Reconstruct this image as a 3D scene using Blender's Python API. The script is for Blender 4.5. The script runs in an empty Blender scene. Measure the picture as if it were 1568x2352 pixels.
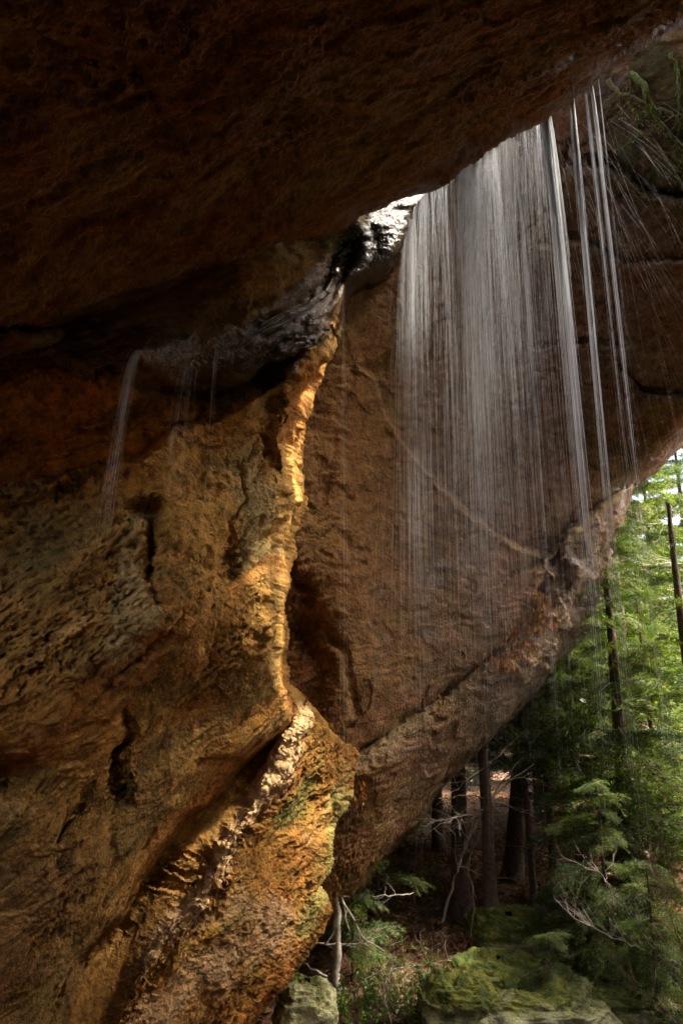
import bpy, math, random
import numpy as np
from mathutils import Vector, Matrix

# ------------------------------------------------------------------ camera, sky, sun, exposure
sc = bpy.context.scene
COL = sc.collection
PITCH = math.radians(13.6)
cam_d = bpy.data.cameras.new('camera'); cam = bpy.data.objects.new('camera', cam_d); COL.objects.link(cam)
cam_d.sensor_fit = 'VERTICAL'; cam_d.sensor_height = 36; cam_d.lens = 24
cam_d.clip_start = 0.05; cam_d.clip_end = 6000
cam.location = (0, 0, 0); cam.rotation_euler = (math.pi / 2 + PITCH, 0, 0)
sc.camera = cam

SUN_AZ = math.radians(97)      # clockwise from +Y (the view direction) towards +X
SUN_EL = math.radians(54)
world = bpy.data.worlds.new('World'); sc.world = world; world.use_nodes = True
wn = world.node_tree.nodes; wl = world.node_tree.links
bg = wn['Background']
sky = wn.new('ShaderNodeTexSky'); sky.sky_type = 'NISHITA'; sky.sun_disc = False
sky.sun_elevation = SUN_EL; sky.sun_rotation = SUN_AZ; sky.dust_density = 8.0; sky.air_density = .8; sky.ozone_density = .3
wl.new(sky.outputs[0], bg.inputs[0]); bg.inputs[1].default_value = 0.15
sun_d = bpy.data.lights.new('sun', 'SUN'); sun_d.energy = 1.85; sun_d.angle = math.radians(3.0); sun_d.color = (1, .93, .80)
sun = bpy.data.objects.new('sun', sun_d); COL.objects.link(sun)
sdir = Vector((math.sin(SUN_AZ) * math.cos(SUN_EL), math.cos(SUN_AZ) * math.cos(SUN_EL), math.sin(SUN_EL)))
sun.rotation_euler = (-sdir).to_track_quat('-Z', 'Y').to_euler()
sun.location = sdir * 60
sc.view_settings.view_transform = 'Standard'; sc.view_settings.look = 'None'
sc.view_settings.exposure = 3.05; sc.view_settings.gamma = 1.0; sc.view_settings.use_curve_mapping = False
sc.render.engine = 'CYCLES'
cy = sc.cycles
cy.use_denoising = True
cy.use_adaptive_sampling = True; cy.adaptive_threshold = .03
cy.max_bounces = 8; cy.diffuse_bounces = 5; cy.glossy_bounces = 3; cy.transmission_bounces = 4
cy.transparent_max_bounces = 8; cy.caustics_reflective = False; cy.caustics_refractive = False
cy.sample_clamp_indirect = 4.0

# ------------------------------------------------------------------ helpers
rng = np.random.default_rng(7)
random.seed(7)
CP, SP = math.cos(PITCH), math.sin(PITCH)
def at(px, py, D):
    """point of the place seen at (px, py) of a 1568 x 2352 frame, D metres deep"""
    px = np.asarray(px, float); py = np.asarray(py, float); D = np.asarray(D, float)
    xc = (px - 784) / 1568 * D; uc = (1176 - py) / 1568 * D
    return np.stack(np.broadcast_arrays(xc, D * CP - uc * SP, D * SP + uc * CP), -1)

def tag(o, label=None, cat=None, group=None, kind=None):
    if label: o['label'] = label
    if cat: o['category'] = cat
    if group: o['group'] = group
    if kind: o['kind'] = kind
    return o
def empty(name, loc=(0, 0, 0), rot=(0, 0, 0)):
    o = bpy.data.objects.new(name, None); o.location = loc; o.rotation_euler = rot
    o.empty_display_size = .1; COL.objects.link(o); return o
def link(name, me, mat=None, parent=None, loc=None):
    o = bpy.data.objects.new(name, me); COL.objects.link(o)
    if mat is not None and not me.materials: me.materials.append(mat)
    if parent is not None: o.parent = parent
    if loc is not None: o.location = loc
    return o
def np_mesh(name, V, F, smooth=True, attrs=None):
    """V (n,3), F (m,k) of one polygon size, or a list of such arrays"""
    me = bpy.data.meshes.new(name)
    V = np.ascontiguousarray(V, np.float32)
    if not isinstance(F, list): F = [F]
    F = [np.ascontiguousarray(f, np.int32) for f in F if len(f)]
    me.vertices.add(len(V)); me.vertices.foreach_set('co', V.ravel())
    nl = sum(f.size for f in F); npoly = sum(len(f) for f in F)
    me.loops.add(nl); me.polygons.add(npoly)
    me.loops.foreach_set('vertex_index', np.concatenate([f.ravel() for f in F]))
    tot = np.concatenate([np.full(len(f), f.shape[1], np.int32) for f in F])
    me.polygons.foreach_set('loop_start', np.concatenate([[0], np.cumsum(tot)[:-1]]).astype(np.int32))
    me.polygons.foreach_set('loop_total', tot)
    me.polygons.foreach_set('use_smooth', np.full(npoly, smooth))
    for k, a in (attrs or {}).items():
        a = np.asarray(a, np.float32)
        if a.ndim == 1:
            at_ = me.attributes.new(k, 'FLOAT', 'POINT'); at_.data.foreach_set('value', a)
        else:
            at_ = me.attributes.new(k, 'FLOAT_COLOR', 'POINT')
            c = np.ones((len(V), 4), np.float32); c[:, :3] = a; at_.data.foreach_set('color', c.ravel())
    me.update(calc_edges=True); me.validate()
    return me
def grid_faces(ny, nx):
    i = np.arange(ny - 1)[:, None] * nx + np.arange(nx - 1)[None, :]
    return np.stack([i, i + 1, i + nx + 1, i + nx], -1).reshape(-1, 4)

# --- noise
_K = (np.uint32(374761393), np.uint32(668265263), np.uint32(2147483647))
def _pre(P, s, offs):
    I = np.floor(P); f = (P - I).astype(np.float32); I = I.astype(np.int32).view(np.uint32)
    with np.errstate(over='ignore'):
        H = [[(I[:, k] + np.uint32(o & 0xffffffff)) * _K[k] for o in offs] for k in range(3)]
        H[0] = [h + np.uint32(s * 1274126177 & 0xffffffff) for h in H[0]]
    return f, H
def _mixh(h):
    with np.errstate(over='ignore'):
        h ^= h >> np.uint32(13); h *= np.uint32(1274126177); h ^= h >> np.uint32(16); h *= np.uint32(2246822519); h ^= h >> np.uint32(15)
    return h
def _chunks(fn, P, s):
    P = np.ascontiguousarray(P, np.float32); o = np.empty(len(P), np.float32); n = 16384
    for k in range(0, len(P), n): o[k:k + n] = fn(P[k:k + n], s)
    return o
def _perlin(P, s):
    f, H = _pre(P, s, (0, 1))
    u = f * f * f * (f * (f * 6 - 15) + 10)
    out = np.zeros(len(P), np.float32)
    W = [(1 - u[:, k], u[:, k]) for k in range(3)]; Fx = [(f[:, k], f[:, k] - 1) for k in range(3)]
    q = np.float32(1 / 511.5)
    for dx in (0, 1):
        for dy in (0, 1):
            wxy = W[0][dx] * W[1][dy]; hxy = H[0][dx] + H[1][dy]
            for dz in (0, 1):
                h = _mixh(hxy + H[2][dz])
                g = ((h & np.uint32(1023)).astype(np.float32) * q - 1) * Fx[0][dx] + (((h >> np.uint32(10)) & np.uint32(1023)).astype(np.float32) * q - 1) * Fx[1][dy] \
                    + (((h >> np.uint32(20)) & np.uint32(1023)).astype(np.float32) * q - 1) * Fx[2][dz]
                out += wxy * W[2][dz] * g
    return out * np.float32(1.25)
def perlin(P, s=0): return _chunks(_perlin, P, s)
def fbm(P, oct=4, s=0, gain=.5, ridged=False):
    o = np.zeros(len(P), np.float32); a = 1.; n = 0
    for k in range(oct):
        v = perlin(P * (2.03 ** k) + 17.3 * k, s + k)
        if ridged: v = 1 - 2 * np.abs(v) * 1.4
        o += a * v; n += a; a *= gain
    return o / n
def _worley(P, s):
    f, H = _pre(P, s, (-1, 0, 1)); q = np.float32(1 / 1023)
    best = np.full(len(P), 9, np.float32); F = [[f[:, k] - o for o in (-1, 0, 1)] for k in range(3)]
    for dx in range(3):
        for dy in range(3):
            hxy = H[0][dx] + H[1][dy]
            for dz in range(3):
                h = _mixh(hxy + H[2][dz])
                d = ((h & np.uint32(1023)).astype(np.float32) * q - F[0][dx]) ** 2 + (((h >> np.uint32(10)) & np.uint32(1023)).astype(np.float32) * q - F[1][dy]) ** 2 \
                    + (((h >> np.uint32(20)) & np.uint32(1023)).astype(np.float32) * q - F[2][dz]) ** 2
                np.minimum(best, d, out=best)
    return np.sqrt(best)
def worley(P, s=0): return _chunks(_worley, P, s)
def ss(a, b, x):
    t = np.clip((x - a) / (b - a), 0, 1); return t * t * (3 - 2 * t)
def tps(pts, vals=None):
    pts = np.asarray(pts, float); x = pts[:, :2] / 1000.; v = pts[:, 2] if vals is None else vals
    def U(r2): return np.where(r2 > 0, .5 * r2 * np.log(np.maximum(r2, 1e-12)), 0)
    n = len(x); r2 = ((x[:, None] - x[None]) ** 2).sum(-1)
    A = np.zeros((n + 3, n + 3)); A[:n, :n] = U(r2) + np.eye(n) * 1e-3; A[:n, n] = 1; A[:n, n + 1:] = x; A[n, :n] = 1; A[n + 1:, :n] = x.T
    w = np.linalg.solve(A, np.concatenate([v, np.zeros(3)]))
    def f(px, py):
        px = np.ravel(px) / 1000.; py = np.ravel(py) / 1000.
        o = w[n] + w[n + 1] * px + w[n + 2] * py
        for k in range(n): o = o + w[k] * U((px - x[k, 0]) ** 2 + (py - x[k, 1]) ** 2)
        return o
    return f
def pdist(px, py, line):
    """distance to a polyline, signed (+ on the right hand when walking along it, y down), and position 0..1 along it"""
    L = np.asarray(line, float); best = np.full(px.shape, 1e9); sg = np.ones(px.shape); tt = np.zeros(px.shape)
    n = len(L) - 1
    for k in range(n):
        a, b = L[k], L[k + 1]; d = b - a; q = d @ d
        t = ((px - a[0]) * d[0] + (py - a[1]) * d[1]) / q; tc = np.clip(t, 0, 1)
        dx = px - a[0] - tc * d[0]; dy = py - a[1] - tc * d[1]; r = np.hypot(dx, dy)
        m = r < best; best = np.where(m, r, best)
        sg = np.where(m, np.sign(d[0] * dy - d[1] * dx), sg); tt = np.where(m, (k + tc) / n, tt)
    return best, sg, tt
def bump_along(px, py, line, w, ends=.12):
    d, s, t = pdist(px, py, line)
    return np.exp(-(d / w) ** 2), s, t
def mix(a, b, t): return a + (b - a) * t[:, None]
C = lambda *a: np.array(a, np.float32)

# ------------------------------------------------------------------ materials
def new_mat(name):
    m = bpy.data.materials.new(name); m.use_nodes = True
    nt = m.node_tree; b = nt.nodes['Principled BSDF']
    return m, nt, nt.nodes, nt.links, b
def ramp(N, stops):
    r = N.new('ShaderNodeValToRGB'); e = r.color_ramp.elements
    while len(e) < len(stops): e.new(.5)
    for el, (p, c) in zip(e, stops):
        el.position = p; el.color = (*c, 1) if len(c) == 3 else c
    return r
def noise(N, L, vec, scale, detail=6, rough=.6, dist=0):
    n = N.new('ShaderNodeTexNoise'); n.inputs['Scale'].default_value = scale; n.inputs['Detail'].default_value = detail
    n.inputs['Roughness'].default_value = rough; n.inputs['Distortion'].default_value = dist
    if vec is not None: L.new(vec, n.inputs['Vector'])
    return n
def mixc(N, L, a, b, f, mode='MIX'):
    m = N.new('ShaderNodeMix'); m.data_type = 'RGBA'; m.blend_type = mode
    for sock, v in ((m.inputs['Factor'], f), (m.inputs['A'], a), (m.inputs['B'], b)):
        if hasattr(v, 'is_output'): L.new(v, sock)
        else: sock.default_value = v if isinstance(v, (int, float)) else ((*v, 1) if len(v) == 3 else v)
    return m.outputs['Result']
def math_(N, L, op, a, b=0.0):
    m = N.new('ShaderNodeMath'); m.operation = op
    for s_, v in ((m.inputs[0], a), (m.inputs[1], b)):
        if hasattr(v, 'is_output'): L.new(v, s_)
        else: s_.default_value = v
    return m.outputs[0]

def rock_material(name, bump=.6, wetrough=.13):
    m, nt, N, L, b = new_mat(name)
    tc = N.new('ShaderNodeTexCoord'); P = tc.outputs['Object']
    tint = N.new('ShaderNodeAttribute'); tint.attribute_name = 'tint'
    wet = N.new('ShaderNodeAttribute'); wet.attribute_name = 'wet'
    n1 = noise(N, L, P, 9, 4, .68); n2 = noise(N, L, P, 60, 3, .7); n3 = noise(N, L, P, 2.2, 3, .6, .6)
    c = mixc(N, L, tint.outputs['Color'], ramp_c(N, L, n1.outputs[0], [(.3, (.42, .38, .36)), (.5, (1, 1, 1)), (.72, (1.45, 1.4, 1.28))]), .85, 'MULTIPLY')
    c = mixc(N, L, c, ramp_c(N, L, n2.outputs[0], [(.28, (.45, .42, .4)), (.5, (1, 1, 1)), (.75, (1.35, 1.33, 1.25))]), .8, 'MULTIPLY')
    st = ramp(N, [(.52, (0, 0, 0)), (.66, (1, 1, 1))]); L.new(n3.outputs[0], st.inputs[0])
    c = mixc(N, L, c, mixc(N, L, c, (.45, .5, .36), 1.0, 'MULTIPLY'), math_(N, L, 'MULTIPLY', st.outputs[0], .55))
    dk = mixc(N, L, c, (.52, .48, .44), 1.0, 'MULTIPLY')
    L.new(mixc(N, L, c, dk, wet.outputs['Fac']), b.inputs['Base Color'])
    wr = math_(N, L, 'SUBTRACT', .92, math_(N, L, 'MULTIPLY', wet.outputs['Fac'], .92 - wetrough))
    L.new(wr, b.inputs['Roughness'])
    L.new(math_(N, L, 'ADD', .18, math_(N, L, 'MULTIPLY', wet.outputs['Fac'], .3)), b.inputs['Specular IOR Level'])
    v = N.new('ShaderNodeTexVoronoi'); v.inputs['Scale'].default_value = 26; L.new(P, v.inputs['Vector'])
    hsum = math_(N, L, 'ADD', math_(N, L, 'MULTIPLY', n1.outputs[0], 1.0), math_(N, L, 'MULTIPLY', n2.outputs[0], .45))
    hsum = math_(N, L, 'ADD', hsum, math_(N, L, 'MULTIPLY', v.outputs['Distance'], .35))
    bp = N.new('ShaderNodeBump'); bp.inputs['Strength'].default_value = bump; bp.inputs['Distance'].default_value = .05
    L.new(hsum, bp.inputs['Height']); L.new(bp.outputs[0], b.inputs['Normal'])
    return m
def ramp_c(N, L, fac, stops):
    r = ramp(N, stops); L.new(fac, r.inputs[0]); return r.outputs[0]

def simple(name, col, rough=.8, var=.35, scale=12, bump=0., spec=.3, objvar=0.):
    m, nt, N, L, b = new_mat(name)
    tc = N.new('ShaderNodeTexCoord')
    n = noise(N, L, tc.outputs['Object'], scale, 6, .65)
    lo = tuple(c * (1 - var) for c in col); hi = tuple(min(1, c * (1 + var)) for c in col)
    out = ramp_c(N, L, n.outputs[0], [(.3, lo), (.7, hi)])
    if objvar:
        oi = N.new('ShaderNodeObjectInfo')
        out = mixc(N, L, out, ramp_c(N, L, oi.outputs['Random'], [(0, (1 - objvar,) * 3), (1, (1 + objvar,) * 3)]), 1.0, 'MULTIPLY')
    L.new(out, b.inputs['Base Color']); b.inputs['Roughness'].default_value = rough; b.inputs['Specular IOR Level'].default_value = spec
    if bump:
        bp = N.new('ShaderNodeBump'); bp.inputs['Strength'].default_value = bump; bp.inputs['Distance'].default_value = .03
        L.new(n.outputs[0], bp.inputs['Height']); L.new(bp.outputs[0], b.inputs['Normal'])
    return m
def leaf_mat(name, c0, c1, c2, trans=.45, rough=.5, objvar=True):
    m, nt, N, L, b = new_mat(name)
    a = N.new('ShaderNodeAttribute'); a.attribute_name = 'shade'
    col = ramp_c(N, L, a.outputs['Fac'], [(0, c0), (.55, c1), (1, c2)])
    if objvar:
        oi = N.new('ShaderNodeObjectInfo')
        col = mixc(N, L, col, ramp_c(N, L, oi.outputs['Random'], [(0, (.62, .72, .75)), (.5, (1, 1, 1)), (1, (1.35, 1.2, .85))]), 1.0, 'MULTIPLY')
    L.new(col, b.inputs['Base Color']); b.inputs['Roughness'].default_value = rough; b.inputs['Specular IOR Level'].default_value = .35
    tr = N.new('ShaderNodeBsdfTranslucent')
    L.new(mixc(N, L, col, (1.5, 1.45, .5), 1.0, 'MULTIPLY'), tr.inputs[0])
    mx = N.new('ShaderNodeMixShader'); mx.inputs[0].default_value = trans
    L.new(b.outputs[0], mx.inputs[1]); L.new(tr.outputs[0], mx.inputs[2]); L.new(mx.outputs[0], N['Material Output'].inputs[0])
    return m
def water_mat(name, dens=1.0):
    m, nt, N, L, b = new_mat(name)
    df = N.new('ShaderNodeBsdfDiffuse'); df.inputs[0].default_value = (.86, .88, .9, 1)
    tl = N.new('ShaderNodeBsdfTranslucent'); tl.inputs[0].default_value = (.9, .92, .94, 1)
    gl = N.new('ShaderNodeBsdfGlossy'); gl.inputs['Roughness'].default_value = .25
    m1 = N.new('ShaderNodeMixShader'); m1.inputs[0].default_value = .55; L.new(df.outputs[0], m1.inputs[1]); L.new(tl.outputs[0], m1.inputs[2])
    m2 = N.new('ShaderNodeMixShader'); m2.inputs[0].default_value = .15; L.new(m1.outputs[0], m2.inputs[1]); L.new(gl.outputs[0], m2.inputs[2])
    L.new(m2.outputs[0], N['Material Output'].inputs[0])
    return m

M = {}
M['rock'] = rock_material('sandstone')
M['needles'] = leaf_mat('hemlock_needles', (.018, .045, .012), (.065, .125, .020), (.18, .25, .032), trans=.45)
M['laurel'] = leaf_mat('laurel_leaf', (.04, .09, .016), (.08, .16, .026), (.18, .24, .04), trans=.3, rough=.28)
M['dry'] = leaf_mat('dry_leaf', (.07, .030, .015), (.19, .085, .040), (.36, .22, .12), trans=.35, rough=.7)
M['amber'] = leaf_mat('amber_dry_leaf', (.10, .04, .015), (.25, .095, .032), (.52, .30, .11), trans=.4, rough=.6)
M['bark'] = simple('dark_bark', (.075, .05, .036), .95, .55, 14, 1.0)
M['bark_pale'] = simple('pale_bark', (.34, .29, .23), .9, .55, 9, .7)
M['twig'] = simple('pale_twig', (.36, .31, .25), .8, .4, 6)
M['twig_brown'] = simple('brown_twig', (.17, .11, .07), .85, .4, 6)
M['water'] = water_mat('falling_water')

# ------------------------------------------------------------------ rock surfaces
def finish_rock(P0, ny, nx, colour, amp, seed, bed, pit, wet=None, closed_noise=None):
    """P0 (ny*nx,3) base surface; displaced along its normals"""
    G = P0.reshape(ny, nx, 3)
    du = np.gradient(G, axis=1); dv = np.gradient(G, axis=0)
    nrm = np.cross(dv, du); nrm /= np.linalg.norm(nrm, axis=-1, keepdims=True) + 1e-9
    nrm = nrm.reshape(-1, 3)
    a, bvec, c = bed
    Q = np.stack([P0 @ a, P0 @ bvec, P0 @ c], -1)
    big = fbm(Q * C(.7, .9, .8), 3, seed)
    warp = fbm(Q * 1.3, 2, seed + 50)
    Qw = Q + .25 * warp[:, None]
    beds = fbm(Qw * C(1.0, 8.5, 2.2), 6, seed + 9, .6)
    ridg = fbm(Qw * C(1.3, 4.6, 2.2), 6, seed + 21, .6, ridged=True)
    fine = fbm(Qw * C(13, 22, 17), 4, seed + 31, .66)
    pl = fbm(Qw * C(.8, 1.9, 1.2), 3, seed + 41) * 3.2
    plate = np.floor(pl) + ss(.90, 1.0, pl - np.floor(pl))
    w = worley(Qw * C(9, 19, 12) + .9 * fine[:, None], seed + 3)
    w2 = worley(Qw * C(20, 38, 27) + .5 * fine[:, None], seed + 5)
    pm = ss(-.05, .35, fbm(Q * .9, 3, seed + 61) + pit)
    pits = -(1 - ss(.05, .5, w)) * pm
    pits2 = -(1 - ss(.05, .55, w2)) * ss(-.25, .25, fbm(Q * 1.6, 2, seed + 63) + pit)
    streak = fbm(Qw * C(1.6, 26, 5), 4, seed + 71, .6)
    med = fbm(Qw * C(2.6, 4.2, 3.2), 5, seed + 73, .55)
    disp = amp * (.20 * big + .030 * beds + .030 * ridg + .045 * med + .018 * fine + .012 * streak + .034 * plate) + .055 * pits + .020 * pits2
    V = P0 + nrm * disp[:, None]
    feat = dict(big=big, beds=beds, ridg=ridg, fine=fine, plate=plate, pits=pits, pits2=pits2, Q=Q, warp=warp, nrm=nrm)
    return V, feat

SURF = {}
def axes(p, q, up=(0, 0, 1)):
    a = np.asarray(q) - np.asarray(p); a = a / np.linalg.norm(a)
    u = np.asarray(up, float); b = u - a * (u @ a); b /= np.linalg.norm(b); c = np.cross(a, b)
    return a, b, c

def wall_patch(name, rows, left, right, nx, depth, bed, colour, amp=1., seed=1, pit=0., edge=(60, .7), back=3.0, wetf=None, backdir=(-.25, 1, 0), cap=None, tone=1.):
    ry = np.asarray(rows, float); ny = len(ry)
    Rx = np.interp(ry, *zip(*right)); Lx = np.interp(ry, *zip(*left))
    k = np.array([.25, .5, .25])
    s = np.linspace(0, 1, nx)
    px = Lx[:, None] + (Rx - Lx)[:, None] * s[None]; py = np.broadcast_to(ry[:, None], px.shape)
    D = depth(px.ravel(), py.ravel()).reshape(px.shape)
    if edge:
        ew, ed = edge(ry[:, None]) if callable(edge) else edge
        e = np.clip((Rx[:, None] - px) / ew, 0, 1)
        D = D + ed * (1 - np.sqrt(np.clip(1 - (1 - e) ** 2, 0, 1)))
    P = at(px, py, D)
    if cap:
        top = cap(px); ov = np.clip(top - py, 0, None)
        D2 = depth(px.ravel(), top.ravel()).reshape(px.shape)
        Pt = at(px, top, D2) + np.stack([0 * ov, ov * .02, .35 * (1 - np.exp(-ov / 40)) + ov * .0016], -1)
        P = np.where((ov > 0)[..., None], Pt, P)
    nb = 0
    if back:
        bd = np.array(backdir, float)
        t = np.linspace(0, 1, 25)[1:] ** 1.4
        E = P[:, -1:, :]; ray = E / np.linalg.norm(E, axis=-1, keepdims=True)
        bk = E + (ray * .9 + bd * .6) * (t * back)[None, :, None]
        P = np.concatenate([P, bk], 1); nb = len(t)
        px = np.concatenate([px, np.repeat(px[:, -1:], nb, 1)], 1); py = np.concatenate([py, np.repeat(py[:, -1:], nb, 1)], 1)
    P0 = P.reshape(-1, 3)
    if callable(amp): amp = amp(px.ravel(), py.ravel())
    if callable(pit): pit = pit(px.ravel(), py.ravel())
    V, f = finish_rock(P0, ny, nx + nb, None, amp, seed, bed, pit)
    f['px'] = px.ravel(); f['py'] = py.ravel()
    col = colour(f)
    wet = wetf(f) if wetf else np.zeros(len(V))
    col = col * C(1, .92, .68) * tone
    me = np_mesh(name, V, grid_faces(ny, nx + nb), True, {'tint': np.clip(col, 0, 1), 'wet': np.clip(wet, 0, 1)})
    SURF[name] = (ry, Lx, Rx, V.reshape(ny, nx + nb, 3)[:, :nx])
    return link(name, me, M['rock'])
def surf(name, px, py, off=0.):
    """point of a built rock surface, off metres in front of it"""
    ry, Lx, Rx, G = SURF[name]
    i = int(np.clip(np.searchsorted(ry, py), 0, len(ry) - 1)); s_ = np.clip((px - Lx[i]) / (Rx[i] - Lx[i]), 0, 1)
    p = G[i, int(s_ * (G.shape[1] - 1))].astype(float)
    return p * (1 - off / np.linalg.norm(p))

OCHRE, ORANGE, DARK, ALGAE, CREAM, RED, GREY, OLIVE = (C(.37, .20, .055), C(.31, .13, .030), C(.13, .075, .035), C(.17, .155, .045),
    C(.55, .38, .20), C(.33, .15, .07), C(.24, .20, .14), C(.22, .19, .085))

def base_colour(f, seed, c1, c2, dark=.5, algae=.3, cream=.3):
    Q = f['Q']
    m1 = ss(-.3, .3, fbm(Q * C(.8, 1.8, 1.2), 4, seed + 70))
    col = mix(np.tile(c1, (len(Q), 1)), np.tile(c2, (len(Q), 1)), m1)
    n2 = fbm(Q * C(1.6, 5, 2.5) + 4, 5, seed + 80, .6)
    col = mix(col, np.tile(DARK, (len(Q), 1)), dark * ss(.02, .34, n2))
    n3 = fbm(Q * C(1.2, 2.2, 1.6) + 9, 5, seed + 90, .6)
    col = mix(col, np.tile(ALGAE, (len(Q), 1)), algae * ss(.0, .3, n3))
    n4 = fbm(Q * C(2.0, 3.6, 2.6) - 6, 5, seed + 95, .6)
    col = mix(col, np.tile(CREAM, (len(Q), 1)), cream * ss(.08, .4, n4 + .25 * f['ridg'] - .1))
    n5 = fbm(Q * C(.55, .9, .7) + 21, 5, seed + 97, .6)
    col = mix(col, np.tile(C(.15, .12, .055), (len(Q), 1)), .65 * ss(.0, .3, n5))
    n6 = fbm(Q * C(3.5, 9, 5) + 2, 4, seed + 99, .65)
    col = col * (1 + .55 * np.clip(n6, -.6, .6))[:, None]
    # tint darkened inside the pits
    col = mix(col, np.tile(DARK * .8, (len(Q), 1)), np.clip(-f['pits'] * .55, 0, .6))
    return col

# ---- overhang above the viewer
LIP = [(-700, 1130), (-300, 950), (-120, 880), (0, 828), (150, 765), (230, 728), (300, 703), (380, 676), (450, 652), (560, 600), (640, 562), (700, 545), (790, 502), (880, 468), (940, 440), (1015, 410), (1050, 372), (1100, 346), (1135, 333), (1180, 296), (1230, 274),
       (1260, 254), (1320, 214), (1390, 172), (1470, 108), (1568, 60), (1750, -60), (2100, -300), (2400, -520)]
def lip_y(px): return np.interp(px, *zip(*LIP))
def ceil_depth(px, py):
    dx = (px - 784) / 1568; u = (1176 - py) / 1568
    dy = CP - u * SP; dz = SP + u * CP
    return 2.6 / np.maximum(.15, dz - .33 * dy - .55 * dx)
def build_overhang():
    nx, ny = 690, 400
    px = np.linspace(-500, 2450, nx)[None].repeat(ny, 0)
    lip = lip_y(px[0])
    t = np.linspace(0, 1, ny) ** 1.0
    top = -620.
    py = lip[None] + (top - lip)[None] * t[:, None]
    D = ceil_depth(px.ravel(), py.ravel()).reshape(px.shape)
    e = np.clip((lip[None] - py) / 95., 0, 1)
    D = D + .75 * (1 - np.sqrt(np.clip(1 - (1 - e) ** 2, 0, 1))) * np.clip((px - 500) / 300, .25, 1)
    # shelf steps running across the underside
    for line, w, a in (([(700, 215), (900, 260), (1050, 240), (1180, 190), (1300, 95), (1455, 35)], 40, .14),
                       ([(0, 500), (200, 470), (420, 560), (600, 500), (850, 420), (1010, 395)], 50, .16),
                       ([(150, 60), (330, 120), (420, 300), (520, 330)], 30, .1),
                       ([(0, 750), (90, 757), (200, 735)], 16, -.25)):
        d, s, tt = pdist(px, py, line)
        D = D + a * np.where(s > 0, 1, 0) * np.exp(-(d / (w * 4)) ** 2) * ss(0, w, d)
        if a < 0: D = D - a * 1.6 * np.exp(-(d / w) ** 2)
    P = at(px, py, D)
    L = P[0]
    outs = [np.array(v) for v in ((0, -9, 4.5), (0, -4, 3.4), (0, -1.2, 2.4), (0, -.2, 1.5), (0, .08, .8), (0, .14, .45), (0, .12, .22), (0, .07, .08))]
    O = np.stack([L + o for o in outs], 0)
    # finer rows over the brow
    bt = []
    src = np.concatenate([O, P[:1]], 0)
    for k in range(len(src) - 1):
        for q in np.linspace(0, 1, 7)[:-1]: bt.append(src[k] * (1 - q) + src[k + 1] * q)
    O = np.stack(bt, 0)
    B = P[-1].copy(); back = []
    for q in np.linspace(0, 1, 40)[1:]:
        X = B.copy(); X[:, 1] = B[:, 1] * (1 - q) - 7 * q; X[:, 0] = B[:, 0] * (1 + .6 * q)
        zz = 2.6 + .55 * X[:, 0] + .33 * X[:, 1]
        X[:, 2] = np.maximum(zz, 1.2 + .12 * X[:, 0]) * 1.0
        back.append(X)
    G = np.concatenate([O, P, np.stack(back, 0)], 0)
    npx = np.concatenate([px[:1].repeat(len(O), 0), px, px[:1].repeat(len(back), 0)], 0)
    npy = np.concatenate([py[:1].repeat(len(O), 0), py, py[-1:].repeat(len(back), 0)], 0)
    P0 = G.reshape(-1, 3)
    bed = axes(at(300, 600, 6), at(1000, 300, 6.5), (0, 1, .4))
    V, f = finish_rock(P0[::1], G.shape[0], nx, None, 1.0, 11, bed, .05)
    f['px'] = npx.ravel(); f['py'] = npy.ravel()
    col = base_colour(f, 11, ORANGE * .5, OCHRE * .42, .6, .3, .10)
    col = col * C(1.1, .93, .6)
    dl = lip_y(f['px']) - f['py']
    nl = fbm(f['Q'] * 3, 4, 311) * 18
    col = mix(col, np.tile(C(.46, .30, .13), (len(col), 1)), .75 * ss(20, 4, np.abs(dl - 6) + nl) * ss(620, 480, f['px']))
    near = np.exp(-np.clip(dl, 0, None) / 55.) * ss(620, 800, f['px'])
    n = fbm(f['Q'] * C(1.4, 3, 2), 4, 301)
    wet = .55 * ss(.45, .9, near + n * 1.3) * ss(640, 850, f['px'])
    wet = np.maximum(wet, .6 * ss(.15, .3, n) * ss(1080, 1300, f['px']) * ss(320, 60, dl))
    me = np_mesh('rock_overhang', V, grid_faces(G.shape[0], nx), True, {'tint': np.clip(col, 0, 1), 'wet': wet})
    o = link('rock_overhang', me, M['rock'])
    tag(o, 'dark brown sandstone roof of the rock shelter hanging over the viewer', 'rock overhang', kind='structure')
build_overhang()

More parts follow.
